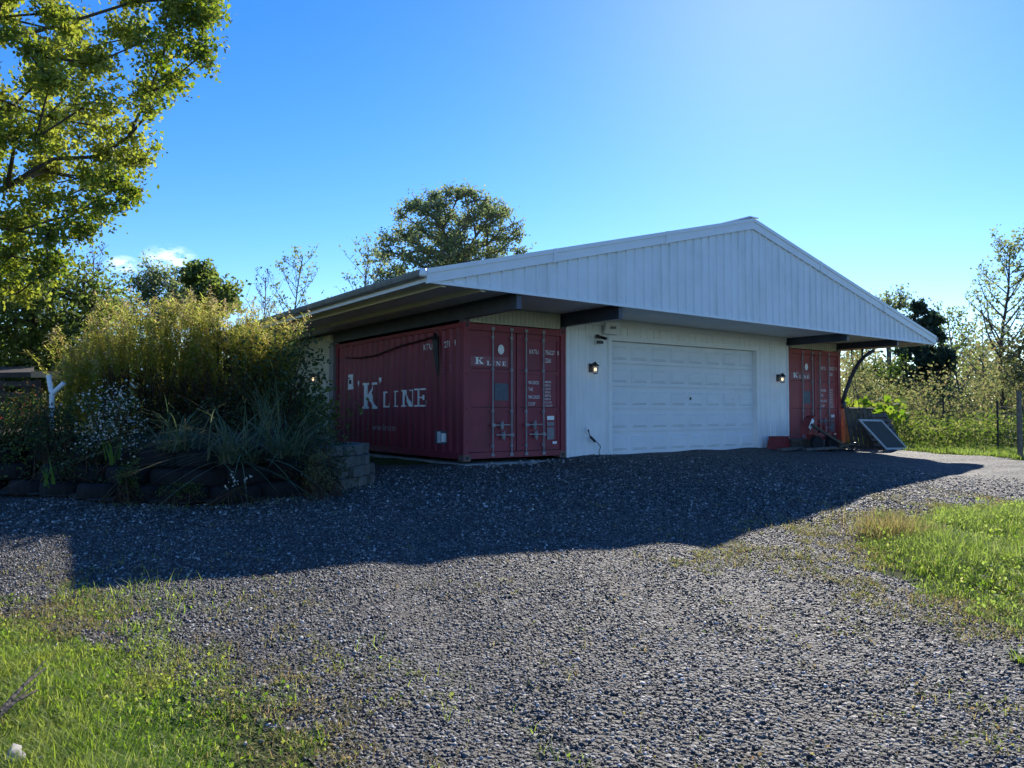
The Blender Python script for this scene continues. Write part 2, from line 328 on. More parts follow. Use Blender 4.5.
def grass(name, P, h, width, material, parent=None, spread=.5, seg=3):
    n = len(P); v, f = blades_geo(P, rng.uniform(0, 2*np.pi, n), h*rng.uniform(.5, 1.3, n), np.abs(rng.normal(0, spread, n)), rng.uniform(.1, .8, n), width*rng.uniform(.6, 1.3, n), seg)
    return npmesh(name, v, f, material, parent)
def inpoly(x, y, poly):
    r = np.zeros(np.shape(x), bool); n = len(poly)
    for i in range(n):
        x1, y1 = poly[i]; x2, y2 = poly[(i+1) % n]
        c = ((y1 > y) != (y2 > y)); 
        with np.errstate(divide='ignore', invalid='ignore'): r ^= c & (x < (x2-x1)*(y-y1)/(y2-y1+1e-12)+x1)
    return r
def pix(P):                              # photo pixel of points (used to leave out what the frame never shows)
    d = P-CAM; z = d@FWD; return 512+FPX*(d@RGT)/z, 384-FPX*(d@UPV)/z, z
def copy_tree(o, parent=None, mats=None):
    c = o.copy(); COL.objects.link(c); c.parent = parent
    for ch in [q for q in bpy.data.objects if q.parent == o]: copy_tree(ch, c, mats)
    return c

# ------------------------------------------------------------------ ground and driveway
def grid_mesh(name, X, Y, zf, material, cellmask=None):
    nx, ny = len(X), len(Y); gx, gy = np.meshgrid(X, Y); V = np.stack([gx, gy, zf(gx, gy)], -1).reshape(-1, 3)
    i, j = np.meshgrid(np.arange(nx-1), np.arange(ny-1)); a = (j*nx+i).ravel(); F = np.stack([a, a+1, a+1+nx, a+nx], 1)
    if cellmask is not None:
        cx = (X[:-1]+X[1:])/2; cy = (Y[:-1]+Y[1:])/2; k = cellmask(*np.meshgrid(cx, cy)).ravel(); F = F[k]
        used = np.unique(F); mp = np.full(len(V), -1); mp[used] = np.arange(len(used)); V = V[used]; F = mp[F]
    return npmesh(name, V, F, material, None, True)
X = np.concatenate([-np.geomspace(900, 16, 24), np.arange(-14, 16, .12), np.geomspace(17, 1500, 30)])
Y = np.concatenate([-np.geomspace(900, 18, 20), np.arange(-14, 3, .12), np.geomspace(3.3, 1500, 34)])
DRIVE = [(-6.3, -8.7), (-6.41, -7.79), (-6.6, -6.75), (-6.9, -5.7), (-7.3, -5.0), (-9, -4.3), (-16, -4), (-16, 2.2), (-7.6, 2.2), (-3, 1), (.1, 1), (13, .6), (12.4, -1.7), (12.7, -4.2), (17, -9), (24, -20), (12, -20),
         (7, -9.4), (4.5, -7.5), (2.0, -7.0), (.4, -7.45), (-.75, -8.1), (-1.3, -9.0), (-1.5, -9.6), (-2.6, -10.6), (-3, -14), (-7.6, -14), (-6.7, -10.2)]
def drive_mask(x, y):
    nx = .16*np.sin(5.1*x+2.3*y)+.10*np.sin(9.7*y-4*x+1)+.06*np.sin(21*x+13*y); ny = .16*np.sin(4.3*y-3.1*x+2)+.09*np.sin(11*x+5*y)
    return inpoly(x+nx, y+ny, DRIVE) & ~((x > -.02) & (x < 12.4) & (y > 0.1))
def core(x, y):
    r = drive_mask(x, y)
    for a, c in ((.3, 0), (-.3, 0), (0, .3), (0, -.3), (.2, .2), (-.2, .2), (.2, -.2), (-.2, -.2)): r = r & drive_mask(x+a, y+c)
    return r
tag(grid_mesh('ground', X, Y, lambda x, y: gz(x, y)+np.where((np.abs(x) < 20) & (np.abs(y) < 20), gn(x, y), 0)-.05*((x > -12) & (x < 14) & (y < 0) & (y > -12) & core(x, y)), M['ground']), kind='structure')
tag(grid_mesh('gravel_driveway', np.arange(-16, 24, .07), np.arange(-20, 2.3, .07), lambda x, y: gnd(x, y)+.006, M['gravel'], drive_mask), kind='structure')

def inview(P, m=60):
    a, b, z = pix(P); return (z > .5) & (a > -m) & (a < 1024+m) & (b < 768+m*1.5)
def scatter(n, x0, x1, y0, y1, cond, zoff=0):
    x = rng.uniform(x0, x1, n); y = rng.uniform(y0, y1, n); k = cond(x, y); x, y = x[k], y[k]
    P = np.stack([x, y, gnd(x, y)+zoff], 1); return P[inview(P)]
phi = (1+5**.5)/2
ICO_V = unit(np.array([(-1, phi, 0), (1, phi, 0), (-1, -phi, 0), (1, -phi, 0), (0, -1, phi), (0, 1, phi), (0, -1, -phi), (0, 1, -phi), (phi, 0, -1), (phi, 0, 1), (-phi, 0, -1), (-phi, 0, 1)]))
ICO_F = np.array([(0, 11, 5), (0, 5, 1), (0, 1, 7), (0, 7, 10), (0, 10, 11), (1, 5, 9), (5, 11, 4), (11, 10, 2), (10, 7, 6), (7, 1, 8), (3, 9, 4), (3, 4, 2), (3, 2, 6), (3, 6, 8), (3, 8, 9), (4, 9, 5), (2, 4, 11), (6, 2, 10), (8, 6, 7), (9, 8, 1)])
OCT_V = np.array([(1, 0, 0), (-1, 0, 0), (0, 1, 0), (0, -1, 0), (0, 0, 1), (0, 0, -1.)]); OCT_F = np.array([(0, 2, 4), (2, 1, 4), (1, 3, 4), (3, 0, 4), (2, 0, 5), (1, 2, 5), (3, 1, 5), (0, 3, 5)])
def stones_geo(P, size, V0, F0):
    n, k = len(P), len(V0)
    q = unit(rng.normal(size=(n, 3))); r_ = unit(np.cross(q, rng.normal(size=(n, 3)))); s_ = np.cross(q, r_); R = np.stack([q, r_, s_], 1)
    v = V0[None]*(1+rng.normal(0, .16, (n, k, 1)))*np.stack([rng.uniform(.8, 1.3, n), rng.uniform(.6, 1, n), rng.uniform(.45, .8, n)], 1)[:, None]
    v = np.einsum('nki,nij->nkj', v, R)*(size[:, None, None]*.5)+P[:, None]
    return v.reshape(-1, 3), (F0[None]+np.arange(n)[:, None, None]*k).reshape(-1, 3)
def tf(P): return 1-.18*np.clip(-track(P[:, 0], P[:, 1])/.012, 0, 1)
def sz(n, m): return m*np.exp(np.clip(rng.normal(0, .42, n), -1, .75))*.95
P = scatter(700000, -9.5, 11, -11.5, 0, drive_mask); d = np.hypot(P[:, 0]-CAM[0], P[:, 1]-CAM[1])
near = P[d < 5.2]; kk = rng.random(len(P)) < .72; mid = P[(d >= 5.2) & (d < 9.5) & kk]; fr = P[(d >= 9.5) & (d < 17)]; dfr = np.hypot(fr[:, 0]-CAM[0], fr[:, 1]-CAM[1]); fr = fr[rng.random(len(fr)) < np.clip((17-dfr)/6, 0, 1)*.4]
edge = scatter(26000, -8.5, 3, -11, -3.5, lambda x, y: ~drive_mask(x, y) & (drive_mask(x+.22, y) | drive_mask(x-.25, y) | drive_mask(x, y+.2)))
parts = [stones_geo(near+[0, 0, .005], sz(len(near), .0165)*tf(near), ICO_V, ICO_F), stones_geo(mid+[0, 0, .006], sz(len(mid), .020)*tf(mid), OCT_V, OCT_F), stones_geo(fr+[0, 0, .006], sz(len(fr), .030), OCT_V, OCT_F), stones_geo(edge+[0, 0, .004], sz(len(edge), .018), OCT_V, OCT_F)]
v, f = join(parts)
print('stones', len(near), len(mid), len(fr), len(edge))
o = npmesh('gravel_stones', v, f, M['stones']); tag(o, 'loose grey crushed gravel stones spread over the driveway', 'gravel', kind='stuff')

# ------------------------------------------------------------------ the garage building
YF, YB = -1.72, 13.2                     # front gable plane, back of the roof
XL, XR, XM = -1.74, 14.15, 6.22          # eaves and ridge
def zbot(x): return 2.92-(x-XL)*.0097    # lower edge of the gable
def ztop(x): return 3.09+(x-XL)*(5.05-3.09)/(XM-XL) if x < XM else 5.05-(x-XM)*(5.05-2.96)/(XR-XM)
G_ = empty('garage_building', (0, 0, 0), 'white gabled garage with wide overhanging roof bridging two red shipping containers', 'garage')
b = MB()
x = XL+.03
while x < XR-.05:                         # ribbed steel gable skin
    x2 = min(x+.2, XR-.03)
    b.poly([(x, YF, zbot(x)), (x2, YF, zbot(x2)), (x2, YF, ztop(x2)-.1), (x, YF, ztop(x)-.1)])
    xr = x2+.03
    if xr < XR-.05:
        b.poly([(x2, YF, zbot(x2)), (x2+.008, YF-.032, zbot(x2)), (x2+.008, YF-.032, ztop(x2)-.1), (x2, YF, ztop(x2)-.1)])
        b.poly([(x2+.008, YF-.032, zbot(x2)), (x2+.026, YF-.032, zbot(x2)), (x2+.026, YF-.032, ztop(x2)-.1), (x2+.008, YF-.032, ztop(x2)-.1)])
        b.poly([(x2+.026, YF-.032, zbot(x2)), (x2+.034, YF, zbot(x2)), (x2+.034, YF, ztop(x2)-.1), (x2+.026, YF-.032, ztop(x2)-.1)])
    x = x2+.034
b.build('gable_panel', M['white'], G_)
b = MB()                                   # J-channel along the lower edge
b.hexa([(XL, YF-.03, zbot(XL)-.02), (XR-.1, YF-.03, zbot(XR)-.02), (XR-.1, YF+.03, zbot(XR)-.02), (XL, YF+.03, zbot(XL)-.02),
        (XL, YF-.03, zbot(XL)+.025), (XR-.1, YF-.03, zbot(XR)+.025), (XR-.1, YF+.03, zbot(XR)+.025), (XL, YF+.03, zbot(XL)+.025)])
b.build('gable_edge_trim', M['trim'], G_)
for xa, xb in ((XL-.02, XM), (XM, XR+.02)):  # rake boards, in overlapping lengths
    b = MB()
    for y0, dz0, dz1 in ((YF-.045, -.20, -.03), (YF-.062, -.045, .03)):
        b.hexa([(xa, y0, ztop(xa)+dz0), (xb, y0, ztop(xb)+dz0), (xb, YF-.005 if dz0 < -.1 else YF+.1, ztop(xb)+dz0), (xa, YF-.005 if dz0 < -.1 else YF+.1, ztop(xa)+dz0),
                (xa, y0, ztop(xa)+dz1), (xb, y0, ztop(xb)+dz1), (xb, YF-.005 if dz0 < -.1 else YF+.1, ztop(xb)+dz1), (xa, YF-.005 if dz0 < -.1 else YF+.1, ztop(xa)+dz1)])
    for q in (.31, .66):
        xs = xa+(xb-xa)*q; b.hexa([(xs, YF-.068, ztop(xs)-.21), (xs+.06, YF-.068, ztop(xs+.06)-.21), (xs+.06, YF-.046, ztop(xs+.06)-.21), (xs, YF-.046, ztop(xs)-.21), (xs, YF-.068, ztop(xs)+.034), (xs+.06, YF-.068, ztop(xs+.06)+.034), (xs+.06, YF-.046, ztop(xs+.06)+.034), (xs, YF-.046, ztop(xs)+.034)])
    b.build('rake_trim', M['trim'], G_)
roof = None
for xa, xb in ((XL-.03, XM), (XM, XR+.03)):
    b = MB(); b.hexa([(xa, YF+.101, ztop(xa)-.03), (xb, YF+.101, ztop(xb)-.03), (xb, YB, ztop(xb)-.03), (xa, YB, ztop(xa)-.03), (xa, YF+.101, ztop(xa)+.018), (xb, YF+.101, ztop(xb)+.018), (xb, YB, ztop(xb)+.018), (xa, YB, ztop(xa)+.018)])
    y = YF+.25
    while y < YB-.1:
        b.bar((xa, y, ztop(xa)+.03), (xb, y, ztop(xb)+.03), .04, .03); y += .4
    b.build('roof_panel', M['white'], G_)
b = MB(); b.bar((XM, YF-.07, 5.09), (XM, YB, 5.09), .3, .025); b.build('ridge_cap', M['trim'], G_)
# flat ceiling under the roof
b = MB(); zs = lambda x: zbot(x)+.03
b.hexa([(XL+.05, YF+.032, zs(XL)), (XR-.12, YF+.032, zs(XR)), (XR-.12, YB-.05, zs(XR)), (XL+.05, YB-.05, zs(XL)), (XL+.05, YF+.032, zs(XL)+.03), (XR-.12, YF+.032, zs(XR)+.03), (XR-.12, YB-.05, zs(XR)+.03), (XL+.05, YB-.05, zs(XL)+.03)])
b.build('soffit', M['soffit'], G_)
for x in (-1.42, -.68, 13.0, 13.7):
    b = MB(); b.box(x-.045, x+.045, YF+.04, YB-.1, zs(x)-.075, zs(x)-.002); b.build('purlin', M['purlin'], G_)
# eave boards and gutters
for sgn, xe in ((-1, XL), (1, XR)):
    zt, zb_ = ztop(xe), zbot(xe)
    b = MB(); b.box(min(xe, xe+sgn*.03), max(xe, xe+sgn*.03), YF+.0, YB, zb_-.01, zt-.05); b.build('eave_board', M['trim'], G_)
    b = MB(); prof = [(.03, -.05), (.03, -.10), (.05, -.13), (.10, -.135), (.135, -.11), (.15, -.06), (.155, -.02), (.145, -.02), (.135, -.06), (.10, -.12), (.05, -.12), (.038, -.10), (.036, -.05)]
    ring = lambda y: [(xe+sgn*a, y, zt+c+.02) for a, c in prof]
    r0, r1 = ring(YF-.04), ring(YB)
    for i in range(len(prof)): j = (i+1) % len(prof); b.poly([r0[i], r0[j], r1[j], r1[i]])
    b.poly([r0[k] for k in (0, 1, 2, 3, 4, 5, 6)]); b.poly([r1[k] for k in (0, 1, 2, 3, 4, 5, 6)])
    b.build('gutter', M['gutter'], G_)
b = MB(); b.lathe((XL-.09, YF-.05, ztop(XL)-.11), [(0, 0), (.05, .0), (.06, .03), (.055, .12), (0, .13)], 14).build('gutter_end_cap', M['trim'], G_, True)
# cantilever beams (I sections) resting on the containers
for x in (0.06, 2.40, 9.99, 12.33):
    zt = zs(x)-.004; z0 = 2.645
    b = MB(); yb = 8 if x < 5 else 7
    b.box(x-.055, x+.055, -1.65, yb, zt-.02, zt); b.box(x-.055, x+.055, -1.65, yb, z0, z0+.02); b.box(x-.02, x+.02, -1.65, yb, z0+.02, zt-.02); b.box(x-.05, x+.05, -1.662, -1.65, z0+.002, zt-.003)
    b.build('roof_beam', M['beam'], G_)
    b = MB(); b.box(x-.07, x+.07, .0, .14, 2.592, 2.645).build('beam_plate', M['beam'], G_)
# cream board above each container
for x0, x1 in ((.13, 2.33), (10.06, 12.26)):
    b = MB(); b.box(x0, x1, .03, .06, 2.595, zs(x0)-.03)
    xx = x0+.1
    while xx < x1-.03: b.box(xx, xx+.012, .018, .03, 2.6, zs(x0)-.035); xx += .1
    b.build('cream_infill_board', M['cream'], G_)
# front wall around the garage door
DL, DR, DT = 3.70, 8.62, 2.44
def siding(x0, x1, z0, z1, y=0.0, pitch=.2):
    b = MB(); b.box(x0, x1, y, y+.1, z0, z1); x = math.ceil(x0/pitch)*pitch
    while x < x1-.03:
        if x > x0+.02: b.hexa([(x-.018, y-.012, z0), (x+.018, y-.012, z0), (x+.026, y, z0), (x-.026, y, z0), (x-.018, y-.012, z1), (x+.018, y-.012, z1), (x+.026, y, z1), (x-.026, y, z1)])
        x += pitch
    return b
b = MB(); b.hexa([(2.5, -.02, 2.74), (9.9, -.02, 2.74), (9.9, .09, 2.74), (2.5, .09, 2.74), (2.5, -.02, zs(2.5)-.003), (9.9, -.02, zs(9.9)-.003), (9.9, .09, zs(9.9)-.003), (2.5, .09, zs(2.5)-.003)]); b.build('wall_top_board', M['trim'], G_)
for a in ((2.50, DL-.06, -.12, 2.738), (DR+.06, 9.90, -.06, 2.738), (DL-.06, DR+.06, DT+.09, 2.738)):
    siding(*a).build('front_wall', M['white'], G_)
b = MB(); b.box(2.44, 2.5, -.03, .08, -.12, 2.64); b.build('corner_trim', M['trim'], G_); b = MB(); b.box(9.9, 9.94, -.03, .08, -.06, 2.64); b.build('corner_trim', M['trim'], G_)
b = MB(); b.box(2.5, 9.9, -.02, .09, 2.60, 2.612); b.build('header_flashing', M['trim'], G_)
fr_ = MB(); fr_.box(DL-.10, DL, -.03, .2, -.05, DT+.1); fr_.box(DR, DR+.10, -.03, .2, -.05, DT+.1); fr_.box(DL, DR, -.03, .2, DT, DT+.1)
fr_.build('door_frame', M['trim'], G_)
gd = MB(); gd.box(DL, DR, .135, .16, -.03, DT); gd = gd.build('garage_door', M['doorw'], G_)
hs_ = (DT+.02)/5
for i in range(5):
    z0 = -.02+i*hs_; b = MB(); b.box(DL+.004, DR-.004, .10, .134, z0+.012, z0+hs_-.008)
    pw = (DR-DL)/8
    for j in range(8):
        x0, x1, za, zb2 = DL+j*pw+.075, DL+(j+1)*pw-.075, z0+.10, z0+hs_-.10; y0, y1 = .0995, .082
        q = .014; b.hexa([(x0, y0, za), (x1, y0, za), (x1, y0+.001, za), (x0, y0+.001, za), (x0, y0, zb2), (x1, y0, zb2), (x1, y0+.001, zb2), (x0, y0+.001, zb2)])
        b.hexa([(x0, y0, za), (x1, y0, za), (x1, y0, zb2), (x0, y0, zb2), (x0+q, y1, za+q), (x1-q, y1, za+q), (x1-q, y1, zb2-q), (x0+q, y1, zb2-q)])
        b.hexa([(x0+.03, y1-.0005, za+.03), (x1-.03, y1-.0005, za+.03), (x1-.03, y1-.0005, zb2-.03), (x0+.03, y1-.0005, zb2-.03), (x0+.045, y1-.012, za+.045), (x1-.045, y1-.012, za+.045), (x1-.045, y1-.012, zb2-.045), (x0+.045, y1-.012, zb2-.045)])
    b.build('door_section', M['doorw'], gd)
b = MB(); b.box(6.25, 6.29, .06, .09, 1.19, 1.25); b.build('door_lock', M['black'], gd); b = MB(); b.box(7.78, 7.80, .07, .09, 1.20, 1.23); b.build('door_lock', M['black'], gd)
b = MB(); b.box(DL, DR, .09, .13, -.05, -.021); b.build('bottom_seal', M['black'], gd)
# side wall behind the left container, back and right walls, floor slab
b = MB(); b.box(-.02, .08, 6.34, 12.9, -.2, 2.86)
y = 6.5
while y < 12.8: b.box(-.034, -.02, y, y+.03, -.2, 2.84); y += .2
b.build('side_wall', M['cream'], G_)
b = MB(); b.box(-.06, .1, 6.08, 6.34, -.2, 2.64); b.build('side_post', M['greyplate'], G_)
b = MB(); b.box(12.3, 12.4, 6.1, 12.9, -.2, 2.8); b.build('side_wall', M['cream'], G_)
b = MB(); b.box(.08, 12.3, 12.8, 12.9, -.2, 2.85); b.build('back_wall', M['cream'], G_)
b = MB(); b.poly([(XL+.05, YB-.02, zbot(XL)), (XR-.05, YB-.02, zbot(XR)), (XM, YB-.02, 5.0)]); b.build('gable_panel', M['white'], G_)
b = MB(); b.box(2.46, 9.92, .1, 12.7, -.3, -.03); b.box(-.05, 2.45, -.14, 6.1, -.35, -.045); b.box(9.93, 12.45, -.1, 6.1, -.3, -.045)
b.build('concrete_footing', M['concrete'], G_)
b = MB()
for k in range(26):
    x = rng.uniform(.1, 2.5); y = rng.uniform(-.55, -.2); s = rng.uniform(.03, .07); c = np.array([x, y, float(gnd(x, y))+.01])
v, f = stones_geo(np.stack([rng.uniform(.1, 2.6, 40), rng.uniform(-.5, -.18, 40), gnd(rng.uniform(.1, 2.6, 40), np.full(40, -.3))+.01], 1), rng.uniform(.04, .11, 40), ICO_V, ICO_F)
tag(npmesh('rubble', v, f, M['concrete']), 'broken concrete rubble strewn along the footing of the left container', 'rubble', kind='stuff')

# ------------------------------------------------------------------ shipping containers
# lettering: convex pieces, cut into narrow columns so that they follow a corrugated panel
def column_strips(polys, surf, step=.006):
    """polys in (u, z); surf(u) gives the offset of the panel; returns quads in (u, off, z)"""
    us = [p[0] for q in polys for p in q]; u = min(us); out = []
    while u < max(us):
        um = u+step/2; iv = []
        for q in polys:
            zs_ = []
            for i in range(len(q)):
                (a, c), (a2, c2) = q[i], q[(i+1) % len(q)]
                if (a <= um < a2) or (a2 <= um < a): zs_.append(c+(c2-c)*(um-a)/(a2-a))
            if len(zs_) >= 2: iv.append([min(zs_), max(zs_)])
        iv.sort(); mg = []
        for s_ in iv:
            if mg and s_[0] <= mg[-1][1]+1e-4: mg[-1][1] = max(mg[-1][1], s_[1])
            else: mg.append(list(s_))
        for lo, hi in mg:
            if hi-lo > .001: out.append([(u, surf(u), lo), (u+step, surf(u+step), lo), (u+step, surf(u+step), hi), (u, surf(u), hi)])
        u += step
    return out
def R_(x0, x1, z0, z1): return [(x0, z0), (x1, z0), (x1, z1), (x0, z1)]
SERIF = {   # unit height letters, thick stems and slab serifs
 'K': (.95, [R_(.14, .36, 0, 1), R_(.0, .48, 0, .09), R_(.0, .48, .91, 1), [(.36, .40), (.50, .54), (.80, .95), (.66, .95)], [(.36, .56), (.56, .60), (.92, .05), (.64, .05)], R_(.56, .95, 0, .09), R_(.56, .92, .91, 1)]),
 'L': (.78, [R_(.10, .33, 0, 1), R_(.0, .42, .91, 1), R_(.0, .75, 0, .09), R_(.68, .75, .09, .28)]),
 'I': (.42, [R_(.10, .30, 0, 1), R_(.0, .40, .93, 1), R_(.0, .40, 0, .07)]),
 'N': (1.0, [R_(.12, .20, 0, 1), R_(.80, .88, 0, 1), R_(.0, .34, 0, .08), R_(.66, 1, .92, 1), R_(0, .2, .92, 1), [(.06, 1), (.34, 1), (.88, .0), (.66, .0)]]),
 'E': (.8, [R_(.12, .36, 0, 1), R_(.0, .78, .91, 1), R_(.0, .80, 0, .09), R_(.36, .55, .46, .54), R_(.53, .60, .36, .64), [(.70, .72), (.78, .72), (.78, .92), (.70, .92)], [(.72, .08), (.80, .08), (.84, .32), (.76, .30)]])}
def word(spec):                # (char, u0, width, z0, height)
    out = []
    for ch, u0, wd, z0, h in spec:
        W_, ps = SERIF[ch]
        out += [[(u0+a*wd/W_, z0+c*h) for a, c in p] for p in ps]
    return out
def font_tris(text, size, narrow=1):
    cu = bpy.data.curves.new('t', 'FONT'); cu.body = text; cu.size = size; cu.resolution_u = 3
    o = bpy.data.objects.new('t', cu); COL.objects.link(o); bpy.context.view_layer.update()
    me = o.evaluated_get(bpy.context.evaluated_depsgraph_get()).to_mesh(); me.calc_loop_triangles()
    t = [[(me.vertices[i].co.x*narrow, me.vertices[i].co.y) for i in tr.vertices] for tr in me.loop_triangles]
    o.to_mesh_clear(); bpy.data.objects.remove(o); return t
PIT = .2755
def corr(u):                   # depth of the side corrugation at distance u from the door end
    t = (u % PIT)/PIT
    return 0 if t < .30 else (t-.30)/.2*.036 if t < .5 else .036 if t < .8 else (1-t)/.2*.036
def make_container():
    L_, W_, H_ = 6.058, 2.438, 2.591
    r = empty('shipping_container', (0, 0, 0))
    bs = MB(); prof = []
    u = .12
    while u < L_-.12:
        for t in (0, .30, .5, .8): 
            q = math.floor(u/PIT)*PIT+t*PIT
            if .12 <= q <= L_-.12: prof.append(q)
        u += PIT
    prof = sorted(set([.12]+prof+[L_-.12]))
    for xs_, sg in ((.02, 1), (W_-.02, -1)):
        for a, c in zip(prof[:-1], prof[1:]):
            bs.poly([(xs_+sg*corr(a), a, .15), (xs_+sg*corr(c), c, .15), (xs_+sg*corr(c), c, H_-.08), (xs_+sg*corr(a), a, H_-.08)])
    bs.box(.06, W_-.06, .12, L_-.02, H_-.05, H_-.03); bs.box(.06, W_-.06, .1, L_-.02, .05, .15); bs.box(.1, W_-.1, L_-.06, L_-.03, .15, H_-.06)
    bs.build('side_panels', M['ctr'], r)
    b = MB()
    for x in (0, W_-.06): b.box(x, x+.06, .12, L_-.12, H_-.09, H_-.01); b.box(x, x+.06, .12, L_-.12, .03, .16)
    b.box(.12, W_-.12, .0, .10, H_-.14, H_-.02); b.box(.12, W_-.12, .0, .10, .04, .15)
    for x in (0, W_-.12):
        for y in (0, L_-.12): b.box(x, x+.12, y, y+.12, .115, H_-.115)
    for u in (1.9, 3.8): b.box(-.004, .0, u, u+.32, .05, .12)
    b.build('frame', M['ctr'], r)
    for x in (-.006, W_-.156):
        for y in (-.006, L_-.172):
            for z in (-.004, H_-.116):
                c = MB(); c.box(x, x+.162, y, y+.178, z, z+.119); f_ = y < 1
                c2 = c.build('corner_casting', M['steel'] if z < 1 else M['ctr'], r)
                if f_:
                    h = MB(); h.box(x+.05, x+.11, y-.003, y-.001, z+.03, z+.09); h.build('casting_hole', M['black'], c2)
    # doors
    for k, (x0, x1) in enumerate(((.125, 1.205), (1.235, 2.313))):
        b = MB(); b.box(x0, x1, .045, .08, .16, H_-.15)
        for z0, z1 in ((.16, .26), (.93, 1.0), (1.66, 1.73), (H_-.25, H_-.15)): b.box(x0, x1, .03, .045, z0, z1)
        b.box(x0, x0+.07, .028, .045, .16, H_-.15); b.box(x1-.07, x1, .028, .045, .16, H_-.15)
        dr = b.build('door', M['ctr'], r)
        g = MB(); g.box(x0-.012, x0-.001, .05, .09, .152, H_-.142); g.box(x1+.001, x1+.012, .05, .09, .152, H_-.142)
        for z in (.152, 0.995, 1.725, H_-.149): g.box(x0+.07, x1-.07, .022, .0295, z, z+.012)
        g.build('door_gasket', M['ctrdark'], dr)
        for x in ((.655, 1.095) if k == 0 else (1.445, 1.875)):
            q = MB(); q.tube([(x, .0, .10), (x, .0, H_-.09)], .014, 8)
            for z in (.10, .24, .9, 1.7, H_-.28, H_-.13): q.box(x-.03, x+.03, -.0, .028, z, z+.05)
            for z in (.07, H_-.11): q.box(x-.045, x+.03, -.022, .02, z, z+.05)
            q.build('lock_rod', M['rod'], dr)
        for z, xa in ((.66, .655), (.47, 1.095)):
            x = xa+(.0 if k == 0 else (.79 if xa < 1 else .78)); sg = 1 if xa < 1 else -1
            q = MB(); q.bar((x, -.03, z), (x+sg*.38, -.03, z+.008), .012, .02); q.box(x+sg*.2-.03, x+sg*.2+.03, -.028, .028, z-.07, z+.06); q.tube([(x+sg*.2, -.03, z-.10), (x+sg*.2, -.035, z+.09)], .011, 6)
            q.box(x-.035, x+.035, -.035, .0, z-.03, z+.03)
            q.build('handle', M['rod'], dr)
        for z in (.35, .95, 1.6, 2.2):
            q = MB(); xh = .06 if k == 0 else 2.30
            q.box(xh, xh+.08, -.012, .02, z, z+.05); q.build('hinge', M['ctr'], dr)
    def flat(polys, name, m, y=.0262, x0=0, z0=0, parent=r, step=.004):
        qs = column_strips([[(a+x0, c+z0) for a, c in p] for p in polys], lambda u: 0, step)
        b = MB(); [b.poly([(u, y, z) for u, _, z in q]) for q in qs]; return b.build(name, m, parent)
    circ = [(.86+.072*math.cos(t), 2.11+.095*math.sin(t)) for t in np.linspace(0, 2*math.pi, 24, endpoint=False)]
    flat([circ], 'oval_sticker', M['letterw'])
    flat([R_(.17, 1.03, 1.775, 1.965)], 'faded_sign_plate', M['oldplate'], .0266)
    flat(word([('K', .26, .20, 1.815, .125), ('L', .53, .10, 1.80, .08), ('I', .665, .04, 1.80, .08), ('N', .735, .115, 1.80, .08), ('E', .885, .09, 1.80, .08)]), 'company_lettering', M['letterw'], .0236)
    flat([R_(.71, 1.03, 1.13, 1.46)], 'blue_notice', M['blueplate'], .0262)
    flat(font_tris('KKTU', .125, .72), 'container_number', M['letterw'], .0236, 1.53, 2.06)
    flat(font_tris('756227', .125, .66), 'container_number', M['letterw'], .0236, 1.93, 2.06)
    flat(font_tris('8', .125, .72), 'container_number', M['letterw'], .0236, 2.24, 2.06)
    flat(font_tris('2261', .125, .66), 'container_number', M['letterw'], .0236, 1.93, 1.90)
    for t, z in (('MAX.GROSS', 1.46), ('TARE', 1.325), ('MAX.CARGO', 1.175), ('CU.CAP', 1.04)):
        flat(font_tris(t, .095, .50), 'weight_lettering', M['letterw'], .0236, 1.51, z)
    for k, t in enumerate(('30480 KG', '67200 LB', ' 2230 KG', ' 4920 LB', '28250 KG', '62280 LB', '33.2 CU.M', '1170 CU.FT')):
        flat(font_tris(t, .062, .62), 'weight_figures', M['letterw'], .0236, 1.92, 1.49-k*.068)
    flat([R_(1.98, 2.16, .75, .83)], 'white_label', M['letterw'], .0262); flat([R_(1.98, 2.16, .63, .71)], 'grey_plate', M['greyplate'], .0262); flat([R_(1.98, 2.16, .36, .60)], 'grey_plate', M['greyplate'], .0262); flat([R_(2.12, 2.23, .27, .32)], 'white_label', M['letterw'], .0262)
    # the long side
    Q = 5.0
    def side(polys, name, m, off=-.004):
        # polys in (s, z), s runs from the far end towards the doors; y = Q - s
        qs = column_strips(polys, lambda u: corr(Q-u), .006)
        b = MB(); [b.poly([(.02+o_+off, Q-u, z) for u, o_, z in q]) for q in qs]; return b.build(name, m, r)
    side(word([('K', Q-4.52, .76, .98, .60), ('L', Q-3.47, .40, 1.01, .35), ('I', Q-2.95, .24, 1.02, .345), ('N', Q-2.54, .54, 1.02, .355), ('E', Q-1.95, .49, 1.02, .37)]), 'company_lettering', M['letter'])
    side([R_(Q-4.76, Q-4.68, 1.56, 1.64), [(Q-4.72, 1.56), (Q-4.68, 1.56), (Q-4.74, 1.48)], R_(Q-3.62, Q-3.54, 1.60, 1.68), [(Q-3.58, 1.60), (Q-3.54, 1.60), (Q-3.61, 1.52)]], 'quote_marks', M['letter'])
    def ft(t, size, nar, s0, z0): return [[(a+s0, c+z0) for a, c in p] for p in font_tris(t, size, nar)]
    side(ft('www.kline.com', .21, .90, Q-3.94, .50), 'web_address', M['webtxt'])
    side(ft('KKTU', .17, .8, Q-1.62, 2.16), 'container_number', M['letterw']); side(ft('2271', .17, .8, Q-.79, 2.16), 'container_number', M['letterw']); side(ft('9', .17, .8, Q-.37, 2.16), 'container_number', M['letterw'])
    side(ft('E', .2, .8, Q-.86, 1.68)+ft('E', .2, .8, Q-.55, 1.68), 'type_code', M['oldplate'])
